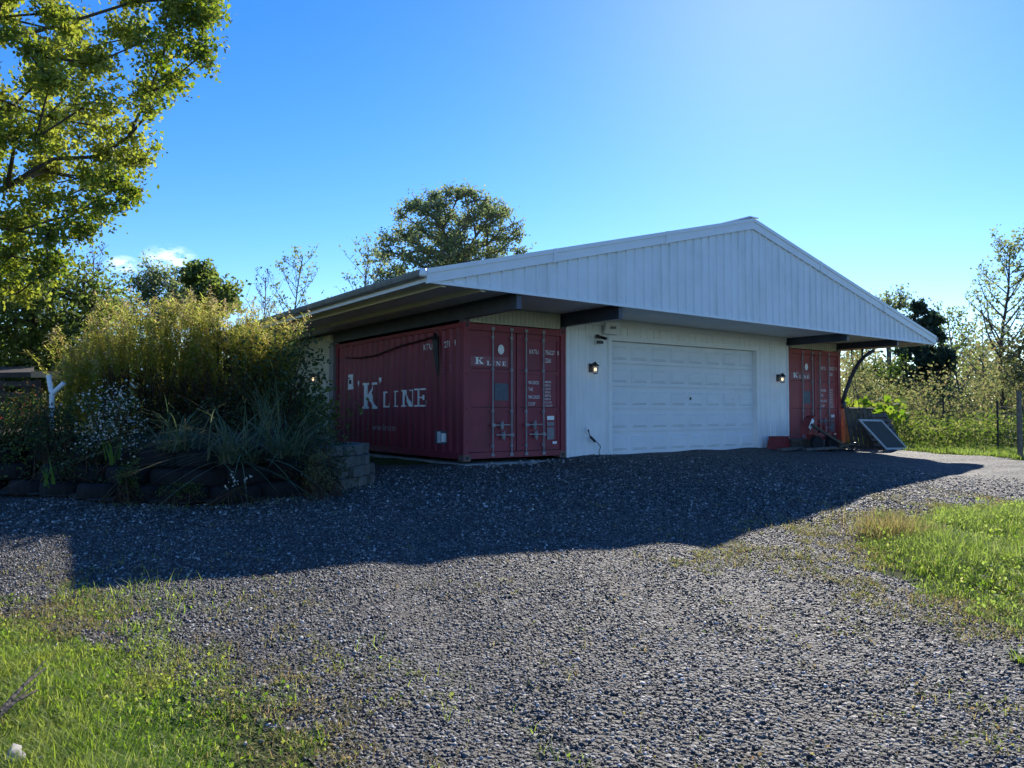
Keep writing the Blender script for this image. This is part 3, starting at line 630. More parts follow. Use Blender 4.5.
    side([R_(Q-5.62, Q-5.22, 1.46, 1.80)] if False else [[(.0, 1.46), (-.42, 1.44), (-.40, 1.80), (-.12, 1.82)]], 'torn_notice', M['letter'])
    side([R_(-.27, -.19, 1.58, 1.68), R_(-.30, -.22, 1.70, 1.73)], 'notice_print', M['ctrdark'], -.006)
    side([R_(Q-1.09, Q-.68, .29, .55)], 'data_plate', M['blueplate'], -.004); side([R_(Q-1.05, Q-.86, .31, .53), R_(Q-.84, Q-.71, .33, .50)], 'data_plate_print', M['letterw'], -.006)
    return r
c1 = make_container()
tag(c1, 'dark red shipping container at the near left corner with its long lettered side showing', 'container', 'red shipping containers carrying the roof')
c2 = copy_tree(c1); c2.location = (9.954, 0, 0)
c2['label'] = 'red shipping container right of the garage door with only its doors showing'
for o in bpy.data.objects:               # same red on the far container, lightened in colour for the sun-flare veil
    q = o
    while q.parent: q = q.parent
    if q == c2 and o.type == 'MESH' and o.data.materials[0] == M['ctr']:
        o.data = o.data.copy(); o.data.materials[0] = M['ctr2']

# ------------------------------------------------------------------ fixtures on the building
def lantern(x, z, label, face='front'):
    r = empty('wall_lantern', (0, 0, 0), label, 'lantern', 'black wall lanterns')
    b = MB(); b.box(-.05, .05, -.02, 0, -.09, .09); b.tube([(0, -.02, .05), (0, -.08, .10), (0, -.13, .09)], .012, 6); b.build('mount', M['black'], r)
    b = MB(); b.lathe((0, -.14, 0), [(.015, .12), (.03, .09), (.085, .04), (.088, .03), (.0, .03)], 8); b.lathe((0, -.14, 0), [(.0, -.13), (.05, -.13), (.05, -.115), (0, -.11)], 8)
    for k in range(4):
        t = math.pi/4+k*math.pi/2; b.bar((.06*math.cos(t), -.14+.06*math.sin(t), .035), (.045*math.cos(t), -.14+.045*math.sin(t), -.12), .008, .008, (1, 0, 0.1))
    b.build('cage', M['black'], r)
    b = MB(); b.lathe((0, -.14, 0), [(.055, .028), (.045, -.11)], 12); b.build('glass', M['glass'], r)
    b = MB(); b.lathe((0, -.14, 0), [(0, .0), (.02, -.01), (.026, -.04), (.018, -.07), (0, -.075)], 10); b.build('bulb', M['bulb'], r, True)
    return r
r = lantern(0, 0, 'lit black lantern on the white wall left of the garage door'); r.location = (3.11, -.012, 1.83)
r2 = copy_tree(r); r2['label'] = 'lit black lantern on the white wall right of the garage door'; r2.location = (9.50, -.012, 1.78)
r3 = copy_tree(r); r3['label'] = 'lit lantern on the long cream side wall behind the bushes'; r3.location = (-.035, 7.15, 1.80); r3.rotation_euler = (0, 0, -math.pi/2)
t = empty('security_camera', (3.28, 0, 2.42), 'small black security camera on the wall above the left lantern', 'camera')
b = MB(); b.box(3.25, 3.32, -.04, -.013, 2.46, 2.54); b.tube([(3.28, -.03, 2.49), (3.28, -.10, 2.47)], .015, 6); b.build('bracket', M['black'], t)
b = MB(); b.tube([(3.22, -.08, 2.50), (3.19, -.22, 2.46)], .035, 8); b.tube([(3.34, -.08, 2.48), (3.38, -.20, 2.44)], .032, 8); b.box(3.21, 3.36, -.13, -.09, 2.34, 2.40); b.build('camera_head', M['black'], t)
t = empty('antenna_panel', (3.60, 0, 2.7), 'square white wireless panel under the soffit beside the garage door', 'antenna')
b = MB(); b.hexa([(3.42, -.10, 2.56), (3.77, -.16, 2.56), (3.77, -.10, 2.55), (3.42, -.05, 2.55), (3.42, -.16, 2.80), (3.77, -.22, 2.80), (3.77, -.16, 2.80), (3.42, -.10, 2.80)]); b.build('panel_body', M['trim'], t)
b = MB(); b.bar((3.54, -.165, 2.69), (3.66, -.188, 2.69), .03, .05); b.build('emblem', M['greyplate'], t)
b = MB(); b.box(3.57, 3.62, -.08, -.013, 2.6, 2.66); b.build('bracket', M['black'], t)
t = empty('power_outlet', (2.99, 0, .5), 'white weatherproof outlet low on the wall left of the garage door', 'outlet')
b = MB(); b.box(2.95, 3.03, -.06, -.013, .47, .60); b.build('cover', M['trim'], t); b = MB(); b.box(2.975, 3.005, -.075, -.06, .50, .55); b.build('socket', M['black'], t)
b = MB(); b.tube([(2.99, -.08, .50), (3.0, -.10, .42), (3.04, -.09, .36), (3.09, -.08, .34)], .009, 6)
b.tube([(3.02, -.09, .40), (3.16, -.08, .30)], .026, 8)
b.tube([(3.16, -.08, .30), (3.24, -.07, .27), (3.32, -.07, .18), (3.27, -.07, .06), (3.31, -.10, -.02), (3.25, -.2, -.035), (3.1, -.25, -.035), (2.98, -.2, -.035), (3.05, -.12, -.035)], .008, 6)
tag(b.build('extension_cord', M['cable']), 'black extension cord hanging from the outlet and coiled on the gravel', 'cord')
# cable and dangling bundle along the container side
b = MB(); b.tube([(-.03, 5.4, 2.22), (-.03, 4.6, 2.17), (-.03, 3.7, 2.18), (-.03, 2.5, 2.31), (-.03, 1.4, 2.37), (-.04, .95, 2.40)], .016, 6)
b.tube([(-.05, .98, 2.45), (-.06, .93, 2.30), (-.07, .90, 2.05), (-.06, .86, 1.8), (-.05, .85, 1.6)], [.03, .07, .055, .04, .012], 8)
b.tube([(-.05, .85, 1.62), (-.04, .9, 1.2), (-.04, .97, .56)], .008, 5)
tag(b.build('hanging_cable', M['cable']), 'dark cable sagging along the lettered side of the left container with a bundle hanging down', 'cable')

# ------------------------------------------------------------------ things by the right container
t = empty('red_toolbox', (8.98, -.4, 0), 'small red box standing at the foot of the wall right of the garage door', 'box')
b = MB(); b.hexa([(8.74, -.52, -.02), (9.26, -.52, -.02), (9.26, -.2, -.02), (8.74, -.2, -.02), (8.80, -.48, .27), (9.26, -.48, .27), (9.26, -.22, .27), (8.80, -.22, .27)]); b.build('box_body', M['redpaint'], t)
b = MB(); b.box(8.79, 9.27, -.49, -.21, .272, .30); b.build('lid', M['redpaint'], t)
t = empty('wooden_step', (9.7, -.5, 0), 'grey plank step in front of the right container doors', 'step')
b = MB(); b.box(9.34, 10.9, -.75, -.1, .16, .22); b.box(9.36, 10.88, -.77, -.752, .02, .158); b.build('tread', M['greywood'], t)
for x in (9.4, 10.1, 10.8): b = MB(); b.box(x, x+.08, -.73, -.15, -.05, .158); b.build('support', M['greywood'], t)
t = empty('log_splitter', (9.9, -.9, 0), 'red log splitter with a long black beam sloping to the gravel before the right container', 'log splitter')
b = MB(); b.hexa([(9.22, -1.05, .36), (9.62, -1.05, .36), (9.62, -.8, .36), (9.22, -.8, .36), (9.42, -1.05, .76), (9.56, -1.05, .82), (9.56, -.8, .82), (9.42, -.8, .76)]); b.build('hood', M['redpaint'], t)
b = MB(); b.bar((9.26, -1.058, .50), (9.42, -1.058, .72), .006, .10, (1, 0, 0)); b.build('silver_label', M['letterw'], t)
b = MB(); b.box(9.5, 10.25, -1.02, -.82, .22, .38); b.box(9.8, 9.88, -1.0, -.9, .38, .60); b.box(10.02, 10.08, -1.0, -.9, .38, .55); b.build('base_frame', M['redpaint'], t)
b = MB(); b.bar((9.25, -1.12, .60), (10.62, -1.35, -.06), .05, .06); b.build('beam', M['black'], t)
for x in (9.45, 10.1):
    b = MB(); b.tube([(x, -1.16, .13), (x, -1.06, .13)], .20, 16); b.build('wheel', M['tyre'], t)
b = MB(); b.box(10.35, 10.75, -1.55, -1.2, -.09, -.03); b.bar((10.1, -1.3, .05), (10.7, -1.4, .12), .04, .05); b.build('foot', M['black'], t)
for k, (x0, y0, ln, a) in enumerate(((8.2, -.95, 1.1, .1), (8.9, -1.15, 1.5, -.05))):
    b = MB(); z = float(gnd(x0, y0)); b.bar((x0, y0, z+.05), (x0+ln*math.cos(a), y0+ln*math.sin(a), z+.06), .12, .06)
    tag(b.build('plank', M['greywood']), ('short weathered plank on the gravel before the red box', 'long weathered plank on the gravel before the plank step')[k], 'plank', 'loose planks by the right container')
b = MB(); b.tube([(12.44, .0, 1.15), (12.44, -.14, 1.52), (12.44, -.27, 1.84), (12.44, -.40, 2.08), (12.44, -.52, 2.26), (12.44, -.68, 2.42), (12.44, -.95, 2.57)], [.055, .055, .055, .055, .055, .05, .05], 8)
b.tube([(12.44, -.30, 2.64), (12.44, -.32, 2.42)], .02, 6); b.tube([(12.44, -.62, 2.64), (12.44, -.62, 2.42)], .03, 6); b.box(12.40, 12.48, -.1, .0, 1.0, 1.2)
o = b.build('curved_brace', M['beam'], G_, True); o['label'] = 'bent dark steel brace between right container and roof beam'
# leaning pallets, gate and screen
def pallet(name, label, a, b_, h, lean, mt, slat=.09, gap=.05, depth=.11, grp=None, vertical=True):
    """slatted panel standing on the line a-b, leaning by the vector lean at the top"""
    a, b_ = np.array(a, float), np.array(b_, float); ln = np.linalg.norm(b_-a); u = (b_-a)/ln; up = np.array([lean[0], lean[1], math.sqrt(max(.01, h*h-lean[0]**2-lean[1]**2))])/h
    nrm = np.cross(u, up); t = empty(name, tuple(a), label, 'pallet', grp)
    def slab(u0, u1, v0, v1, d0, d1):
        P = lambda q, v, d: a+u*q+up*v+nrm*d
        return [P(u0, v0, d0), P(u1, v0, d0), P(u1, v0, d1), P(u0, v0, d1), P(u0, v1, d0), P(u1, v1, d0), P(u1, v1, d1), P(u0, v1, d1)]
    for d0 in (0, depth-.018):
        m_ = MB(); q = 0
        while q+slat <= (ln if vertical else h)+.001:
            j = rng.uniform(-.012, .012)
            if vertical: m_.hexa(slab(q, q+slat, j, h+j, d0, d0+.016))
            else: m_.hexa(slab(j, ln+j, q, q+slat, d0, d0+.016))
            q += slat+gap
        m_.build('slats', mt, t)
    for q in (0.02, .5, .96):
        m_ = MB()
        if vertical: m_.hexa(slab(0, ln, h*q-.02*(q > .9), h*q+.04, .018, depth-.02))
        else: m_.hexa(slab(ln*q-.02*(q > .9), ln*q+.04, 0, h, .018, depth-.02))
        m_.build('stringer', mt, t)
    return t
Z = lambda x, y: float(gnd(x, y))
GP = 'wooden pallets leaning together beside the right container'
pallet('wooden_pallet', 'pale tan pallet standing upright right behind the container corner', (12.55, .1, Z(12.5, 0)), (13.25, .35, Z(13.2, .3)), 1.05, (0, .05), M['palewood'], .06, .08, grp=GP)
pallet('wooden_pallet', 'dark grey pallet with upright slats leaning closest to the container', (12.1, -.45, Z(12, -.5)), (12.55, -1.0, Z(12.5, -1)), 1.08, (-.22, .05), M['greywood'], .09, .02, grp=GP)
pallet('wooden_pallet', 'dark pallet with level slats leaning behind the white screen frame', (12.15, -1.0, Z(12, -1)), (13.35, -1.15, Z(13.3, -1.1)), 1.05, (-.15, .42), M['greywood'], .10, .045, vertical=False, grp=GP)
pallet('wooden_pallet', 'weathered pallet of the leaning heap farthest from the container', (13.0, -.75, Z(13, -.8)), (13.9, -.85, Z(13.8, -.8)), 1.0, (-.3, .45), M['greywood'], .10, .045, vertical=False, grp=GP)
t = empty('window_screen', (12.1, -1.6, -.1), 'white framed window screen leaning on the grey pallets', 'screen')
A_, B_ = np.array([11.72, -1.62, Z(11.7, -1.6)+.01]), np.array([12.75, -1.66, Z(12.7, -1.6)+.01]); U_ = np.array([-.78, .30, .78])
nr = unit(np.cross(B_-A_, U_))
def sc(u, v, d): return A_+(B_-A_)*u+U_*v+nr*d
for (u0, u1, v0, v1) in ((0, .07, 0, 1), (.93, 1, 0, 1), (.07, .93, 0, .06), (.07, .93, .94, 1)):
    m_ = MB(); m_.hexa([sc(u, v, d) for (u, v) in ((u0, v0), (u1, v0)) for d in (0,)]+[sc(u, v0, .03) for u in (u1, u0)]+[sc(u0, v1, 0), sc(u1, v1, 0), sc(u1, v1, .03), sc(u0, v1, .03)]); m_.build('frame_rail', M['frame'], t)
m_ = MB(); m_.hexa([sc(.07, .06, .010), sc(.93, .06, .010), sc(.93, .06, .014), sc(.07, .06, .014), sc(.07, .94, .010), sc(.93, .94, .010), sc(.93, .94, .014), sc(.07, .94, .014)]); m_.build('mesh_screen', M['screen'], t)

# ------------------------------------------------------------------ fence on the right
F_ = empty('wire_fence', (13.3, -4.1, -.2), 'wire mesh fence with wooden end post and steel posts along the right grass', 'fence')
def gat(px, D): p = at(px, 440, D); return np.array([p[0], p[1], float(gz(p[0], p[1]))])
pts = [gat(1150, 14.5), gat(1020, 18.2), gat(998, 20.5), gat(944, 22.5), gat(880, 25), gat(835, 27.5)]
b = MB()
for k in (0, 1): b = MB(); b.tube([pts[k]-[0, 0, .3], pts[k]+[0, 0, 1.62]], [.062, .055], 10); b.build('wooden_post', M['fencewood'], F_)
for k in (2, 3, 4, 5): b = MB(); b.tube([pts[k]-[0, 0, .3], pts[k]+[0, 0, 1.35]], .028, 6); b.build('steel_post', M['black'], F_)
A1, B1 = [], []
for p, q in zip(pts[:-1], pts[1:]):
    for h in (.15, .3, .45, .62, .8, 1.0, 1.2): A1.append(p+[0, 0, h]); B1.append(q+[0, 0, h])
    n_ = int(np.linalg.norm(q-p)/.3)
    for k in range(1, n_): c = p+(q-p)*k/n_; A1.append(c+[0, 0, .15]); B1.append(c+[0, 0, 1.2])
A1, B1 = np.array(A1), np.array(B1); v, f = edges_geo(A1, B1, np.full(len(A1), .003), np.full(len(A1), .003), 4); npmesh('wire_mesh', v, f, M['wire'], F_)

# ------------------------------------------------------------------ tyre bed and block wall
BEDF = [(-9.6, 2.6), (-8.3, 1.75), (-7.05, .85), (-6.53, -.05), (-6.05, -.82), (-5.5, -1.45), (-5.0, -1.82), (-4.45, -1.98), (-3.87, -1.9), (-3.35, -1.72)]
BED = BEDF+[(-2.6, -1.1), (-1.9, -.4), (-1.3, 1.0), (-1.0, 4), (-1.0, 12), (-9.6, 12)]
def bedz(x, y):
    d = np.full(np.shape(x), 9.)
    for (x1, y1), (x2, y2) in zip(BED[:13], BED[1:14]):
        L2 = (x2-x1)**2+(y2-y1)**2; t = np.clip(((x-x1)*(x2-x1)+(y-y1)*(y2-y1))/L2, 0, 1); d = np.minimum(d, np.hypot(x-x1-t*(x2-x1), y-y1-t*(y2-y1)))
    h = np.clip((d-.15)/1.1, 0, 1); h = h*h*(3-2*h)
    return gz(x, y)+.05+.75*h*np.clip((-x+.2)/3, .3, 1)*(np.where(inpoly(x, y, BED), 1, 0))
tag(grid_mesh('garden_bed', np.arange(-9.6, -.9, .15), np.arange(-2.2, 12, .15), bedz, M['soil'], lambda x, y: inpoly(x, y, BED)), kind='structure')
def tyre():
    r = empty('tyre_planter', (0, 0, 0)); n = 72; prof = [(.19, .0, 0), (.23, -.01, 0), (.29, -.008, 0), (.325, .01, 0), (.345, .035, 1), (.35, .075, 2), (.352, .11, 1), (.35, .145, 2), (.345, .185, 1), (.325, .21, 0), (.29, .228, 0), (.23, .23, 0), (.19, .22, 0), (.20, .15, 0), (.20, .07, 0)]
    V, F = [], []
    for j in range(n):
        t = 2*math.pi*j/n
        for R, z, g in prof:
            rr = R-(.024 if (g == 1 and j % 3 == 0) or (g == 2 and j % 3 == 1) else 0); V.append((rr*math.cos(t), rr*math.sin(t), z))
    k = len(prof)
    for j in range(n):
        for i in range(k): F.append((j*k+i, ((j+1) % n)*k+i, ((j+1) % n)*k+(i+1) % k, j*k+(i+1) % k))
    npmesh('tyre', np.array(V), np.array(F), M['tyre'], r)
    b = MB(); b.lathe((0, 0, 0), [(.199, .15), (.15, .17), (.08, .185), (0, .18)], 18); b.build('soil_fill', M['soil'], r, True)
    return r
def along(path, step, off):
    P_ = np.array(path); seg = np.linalg.norm(np.diff(P_, axis=0), axis=1); cum = np.concatenate([[0], np.cumsum(seg)]); out = []; s = off
    while s < cum[-1]:
        i = np.searchsorted(cum, s, side='right')-1; t = (s-cum[i])/seg[i]; p = P_[i]+(P_[i+1]-P_[i])*t; d = (P_[i+1]-P_[i])/seg[i]; out.append((p, np.array([-d[1], d[0]]))); s += step
    return out
proto = None; rows = ('bottom', 'second', 'third')
for tier in range(3):
    lst = along(BEDF, .71, 1.2+.35*tier)
    for k, (p, nn_) in enumerate(lst):
        q = p+nn_*(.36+.20*tier); z = float(gz(*(p+nn_*.36)))-.02+.225*tier
        if proto is None: proto = tyre(); o = proto
        else: o = copy_tree(proto)
        o.location = (q[0]+rng.uniform(-.02, .02), q[1]+rng.uniform(-.02, .02), z); o.rotation_euler = (rng.uniform(-.04, .04), rng.uniform(-.04, .04), rng.uniform(0, 6))
        px_ = pix(np.array([[q[0], q[1], z+.1]]))[0][0]
        ordn = ('first', 'second', 'third', 'fourth', 'fifth', 'sixth', 'seventh', 'eighth', 'ninth', 'tenth', 'eleventh', 'twelfth')[k]
        tag(o, f'{ordn} tyre from the left in the {rows[tier]} layer of the black tyre wall', 'tyre', 'stacked black tyres edging the garden bed')
# stone block wall
b = MB(); path = [(-3.55, -1.55), (-3.12, -1.62), (-2.72, -1.42), (-2.36, -1.08), (-2.10, -.66), (-2.02, -.2), (-2.1, .25)]
for c in range(4):
    for k, (p, nn_) in enumerate(along(path, .34, .05+.17*(c % 2))):
        d = np.array([nn_[1], -nn_[0]]); z0 = -.2+c*.155+rng.uniform(-.006, .006); nn2 = nn_*(1); s_ = .158
        e = rng.uniform(-.035, .045); base = p+nn2*(.045*c)
        ring = [base-d*s_-nn2*(.0+e), base-d*s_*.5-nn2*(.03+e), base+d*s_*.5-nn2*(.03+e), base+d*s_-nn2*(.0+e), base+d*s_*.85+nn2*.24, base-d*s_*.85+nn2*.24]
        if c == 0 and k < 1: pass
        kb = len(b.v); rz = [z0+.004, z0+.148]
        for z in rz: b.v += [(q[0]+rng.uniform(-.014, .014), q[1]+rng.uniform(-.014, .014), z+rng.uniform(-.006, .004)) for q in ring]
        b.f += [tuple(kb+i for i in range(5, -1, -1)), tuple(kb+6+i for i in range(6))]+[(kb+i, kb+(i+1) % 6, kb+6+(i+1) % 6, kb+6+i) for i in range(6)]
tag(b.build('block_retaining_wall', M['block']), 'curved low wall of rough grey stone blocks ending the garden bed by the container', 'wall')

# ------------------------------------------------------------------ trees
def tree(name, label, sil, D, base, nclump, per, leaf, material, trunk_r=.2, bark='bark', crown_sig=.35, group=None, fork=.35, depth=.85, thin=.012, aspect=.62, bare=0.0, lean=(0, 0), cat='tree', seed=1):
    """sil: outline of the crown as seen from the driveway at distance D; the crown is as deep as it is wide"""
    global rng; old = rng; rng = np.random.default_rng(seed)
    S = np.array([[(px-512)/FPX*D, at(px, py, D)[2]] for px, py in sil]); c0 = at(512, 384, D); uc = None
    base = np.array([base[0], base[1], float(gz(base[0], base[1]))-.05]); ub = (base[:2]-c0[:2])@RGT[:2]
    lo, hi = S.min(0), S.max(0); cl = []
    vdir = unit(FWD*[1, 1, 0]); db = (base-c0)[:2]@vdir[:2]
    while len(cl) < nclump:
        u, z = rng.uniform(lo[0], hi[0]), rng.uniform(lo[1], hi[1])
        if not inpoly(np.array([u]), np.array([z]), S)[0]: continue
        row = [q for q in np.linspace(lo[0], hi[0], 40) if inpoly(np.array([q]), np.array([z]), S)[0]]
        if len(row) < 2: continue
        mid_, hw = (row[0]+row[-1])/2, (row[-1]-row[0])/2+.05; t = min(1, abs(u-mid_)/hw); dd = rng.uniform(-1, 1)*hw*depth*math.sqrt(max(0, 1-t*t))
        cl.append(c0*[1, 1, 0]+RGT*u+vdir*(db+dd)*[1, 1, 0]+np.array([0, 0, z]))
    cl = np.array(cl); zmin = cl[:, 2].min(); zt = base[2]+(zmin-base[2])*.9+(cl[:, 2].max()-zmin)*fork*.3
    nodes = [base]; par = [-1]; K = 6; topz = zt+(cl[:, 2].max()-zt)*.55; ctr = cl[:, :2].mean(0)
    for k in range(1, K+1):
        t = k/K; z = base[2]+(topz-base[2])*t; q = np.clip((z-zmin)/(topz-zmin+1e-6), 0, 1)
        nodes.append(np.array([base[0]+(ctr[0]-base[0])*.6*q*q+lean[0]*t+rng.normal(0, .02), base[1]+(ctr[1]-base[1])*.6*q*q+lean[1]*t+rng.normal(0, .02), z])); par.append(k-1)
    plen = [0.0]
    for k in range(1, len(nodes)): plen.append(plen[-1]+np.linalg.norm(nodes[k]-nodes[k-1])*.3)
    leafn = [0]*len(nodes); start = [i for i in range(len(nodes)) if nodes[i][2] > base[2]+(zmin-base[2])*.55]; ok = set(start)
    order = np.argsort(np.linalg.norm(cl-nodes[-2], axis=1)); ends = []
    for ci in order:
        c = cl[ci]; cand = np.array(sorted(ok)); N_ = np.array([nodes[i] for i in cand]); dv = c-N_; dist = np.linalg.norm(dv, axis=1)
        cost = dist+.45*np.array([plen[i] for i in cand])+np.where(dv[:, 2] < -.2*dist, dist*.8, 0); p = int(cand[np.argmin(cost)])
        L_ = np.linalg.norm(c-nodes[p]); ns = max(1, int(L_/max(.5, hi[1]-lo[1])*7)+1); ns = min(ns, 5); prev = p; a = nodes[p].copy()
        for s in range(1, ns+1):
            t = s/ns; q = a+(c-a)*t+np.array([0, 0, .10*L_*math.sin(math.pi*t)])*(1 if s < ns else 0)+(rng.normal(0, .026*L_, 3) if s < ns else 0)
            nodes.append(q); par.append(prev); plen.append(plen[prev]+L_/ns); ok.add(len(nodes)-1); prev = len(nodes)-1
        ends.append(prev)
    cnt = np.zeros(len(nodes))
    for e in ends: cnt[e] += 1
    for i in range(len(nodes)-1, 0, -1): cnt[par[i]] += cnt[i]
    tot = cnt[0]; rad = np.maximum(thin, trunk_r*(cnt/tot)**.5); rad[0] = trunk_r*1.25
    N_ = np.array(nodes); pi_ = np.array(par[1:]); A = N_[pi_]; B = N_[1:]; ra = np.minimum(rad[pi_], rad[1:]*1.6+.01); ra[:K] = rad[:K]
    g1 = edges_geo(A, B, ra, rad[1:], 7)
    # twigs
    E = N_[ends]; n_tw = 5; T0 = np.repeat(E, n_tw, 0); T1 = T0+np.clip(rng.normal(size=T0.shape), -1.3, 1.3)*crown_sig*[1, 1, .75]+[0, 0, crown_sig*.35]
    g2 = edges_geo(T0, T1, np.full(len(T0), thin*.8), np.full(len(T0), thin*.35), 4)
    root = empty(name, tuple(base), label, cat, group)
    v, f = join([g1, g2]); npmesh('trunk', v, f, M[bark], root, True)
    keep = rng.random(len(E)) >= bare; E2 = E[keep]; T2 = T1.reshape(len(E), n_tw, 3)[keep]
    if per:
        n_ = len(E2)*per; own = np.repeat(np.arange(len(E2)), per); tw = rng.integers(0, n_tw, n_); t = rng.uniform(.15, 1.15, n_)[:, None]
        Pn = E2[own]+(T2[own, tw]-E2[own])*t+rng.normal(size=(n_, 3))*crown_sig*.34
        v, f = leaves_geo(Pn, leaf, aspect); npmesh('crown', v, f, M[material], root)
    rng = old; return root
GT = 'trees standing around the garage'
tree('maple_tree', 'big maple with yellow and green leaves reaching in from the top left', [(-330, 250), (-300, 20), (-220, -170), (-60, -260), (110, -200), (185, -90), (212, -10), (205, 45), (182, 80), (142, 95), (180, 120), (172, 150), (138, 185), (128, 225), (88, 270), (40, 300), (-60, 330), (-200, 310)], 14.5, (-8.1, 5.9), 410, 300, .10, 'maple', .17, 'bark', .28, GT, .1, .62, .014, .7, seed=3)
tree('round_tree', 'tall round crowned tree rising behind the left roof slope', [(376, 300), (375, 264), (388, 226), (416, 200), (442, 190), (470, 188), (499, 201), (517, 226), (524, 258), (508, 300), (450, 330)], 42, tuple(at(462, 400, 42)[:2]), 430, 80, .17, 'oak', .36, 'barkgrey', .36, GT, .1, .8, .03, seed=5)
tree('leafy_tree', 'small green leafy tree rising behind the goldenrod', [(176, 300), (176, 284), (188, 270), (205, 270), (228, 284), (236, 300), (232, 318), (190, 328)], 26, tuple(at(207, 400, 26)[:2]), 60, 110, .17, 'green2', .10, 'bark', .28, GT, .2, .8, .016, seed=8)
tree('bushy_tree', 'thin upright bushy tree left of the small leafy tree', [(120, 330), (128, 290), (140, 272), (156, 268), (172, 282), (182, 310), (165, 335)], 24, tuple(at(150, 400, 24)[:2]), 55, 70, .12, 'oak', .09, 'barkgrey', .34, GT, .2, .8, .011, seed=9)
tree('dark_bush_tree', 'dense green tree below the maple at the left edge', [(-60, 400), (-60, 300), (0, 262), (50, 262), (95, 285), (118, 320), (112, 370), (60, 395)], 19, tuple(at(30, 400, 19)[:2]), 170, 150, .12, 'green2', .16, 'bark', .38, GT, .2, .8, .014, seed=14)
tree('evergreen_tree', 'dense dark green tree behind the right roof corner', [(908, 430), (902, 400), (902, 360), (910, 330), (918, 310), (926, 305), (938, 320), (946, 345), (951, 390), (948, 430)], 33, tuple(at(926, 430, 33)[:2]), 130, 190, .17, 'darkgreen', .15, 'bark', .22, GT, .2, .8, .014, seed=15)
tree('dark_sapling', 'small dark leaved leaning tree left of the dense dark tree', [(862, 400), (866, 365), (882, 355), (898, 365), (900, 400), (886, 420)], 30, tuple(at(878, 430, 30)[:2]), 26, 60, .14, 'green', .08, 'bark', .26, GT, .2, .8, .012, (.6, 0) and .6, seed=16)
tree('far_tree', 'pale distant tree just showing over the right roof slope', [(868, 330), (868, 296), (885, 288), (905, 296), (915, 320), (905, 340)], 46, tuple(at(890, 430, 46)[:2]), 40, 30, .22, 'oak', .14, 'barkgrey', .5, GT, .2, .8, .02, seed=18)
tree('leafy_tree', 'yellowish tree cut by the right edge of the view', [(1008, 420), (1004, 380), (1014, 335), (1030, 315), (1070, 310), (1090, 350), (1085, 420)], 25, tuple(at(1045, 430, 25)[:2]), 60, 60, .15, 'yellowgreen', .10, 'bark', .4, GT, .2, .8, .014, seed=21)

def sapling(name, label, px, D, top, spread, nbr, nleaf, leaf, material, r0=.04, start=.35, bark='bark', group=None, seed=1, sub=4):
    """slender tree: one leader, rising side branches, small twigs with leaves"""
    global rng; old = rng; rng = np.random.default_rng(seed)
    b0 = at(px, 420, D); b0[2] = float(gz(b0[0], b0[1]))-.05; H = top-b0[2]; A, B, ra, rb, tips = [], [], [], [], []
    def chain(p, d, L, r, n, up, wob):
        pts = [p]
        for i in range(n):
            d = unit(d+rng.normal(0, wob, 3)+np.array([0, 0, up])); q = pts[-1]+d*L/n; A.append(pts[-1]); B.append(q); f0, f1 = 1-i/n*.75, 1-(i+1)/n*.75; ra.append(r*f0); rb.append(r*f1); pts.append(q)
        return pts
    tr = chain(b0, np.array([rng.normal(0, .04), rng.normal(0, .04), 1.]), H, r0, 12, .12, .05); tips.append(tr[-1])
    for k in range(nbr):
        t = start+(1-start)*(k+.5)/nbr*.97; i = min(11, int(t*12)); p = tr[i]+(tr[i+1]-tr[i])*(t*12-i); az = k*2.4+rng.uniform(-.5, .5)
        L = spread*(1.25-t)**.8*rng.uniform(.75, 1.2)*1.3; br = chain(p, np.array([math.cos(az), math.sin(az), rng.uniform(.6, 1.1)]), L, r0*(1.1-t)*.55+.006, 6, .10, .08)
        for m in range(sub*2):
            q = br[rng.integers(2, 7)]; a2 = rng.uniform(0, 6.28); tw = chain(q, np.array([math.cos(a2)*.8, math.sin(a2)*.8, .8]), L*rng.uniform(.18, .4), .007, 3, .08, .12); tips += tw[1:]
    root = empty(name, tuple(b0), label, 'tree', group); npmesh('trunk', *edges_geo(np.array(A), np.array(B), np.array(ra), np.array(rb), 6), M[bark], root, True)
    T = np.array(tips)
    if nleaf: T2 = T[rng.integers(0, len(T), nleaf)]; npmesh('crown', *leaves_geo(T2+rng.normal(size=T2.shape)*leaf*.6, leaf, .62), M[material], root)
    rng = old; return root
sapling('bare_tree', 'nearly bare tree with thin upright twigs behind the weeds', 97, 26, 6.3, 1.6, 22, 260, .10, 'brownleaf', .06, .4, 'barkgrey', GT, 51)
sapling('sparse_tree', 'thin sparse tree with few leaves just left of the roof eave', 288, 26, 6.4, 1.7, 20, 620, .12, 'oak', .05, .4, 'bark', GT, 52)
sapling('bare_sapling', 'thin bare sapling left of the sparse tree by the eave', 252, 25, 5.4, 1.3, 18, 160, .09, 'brownleaf', .04, .4, 'barkgrey', GT, 53)
sapling('sparse_tree', 'sparse treetop peeking over the eave left of the round tree', 356, 30, 7.5, 1.8, 20, 600, .14, 'oak', .06, .45, 'bark', GT, 54)
sapling('tall_sparse_tree', 'tall slender tree with sparse small leaves at the right edge', 1003, 27, 7.0, 1.9, 24, 1300, .14, 'oak', .09, .38, 'bark', GT, 55, 5)
sapling('sparse_tree', 'airy green tree right of the dense dark tree', 962, 36, 5.4, 2.0, 18, 900, .16, 'green2', .08, .3, 'barkgrey', GT, 56, 5)
sapling('sparse_tree', 'thin upright tree seen under the roof beside the curved brace', 862, 34, 4.6, 1.5, 18, 500, .14, 'yellowgreen', .08, .3, 'bark', GT, 57)
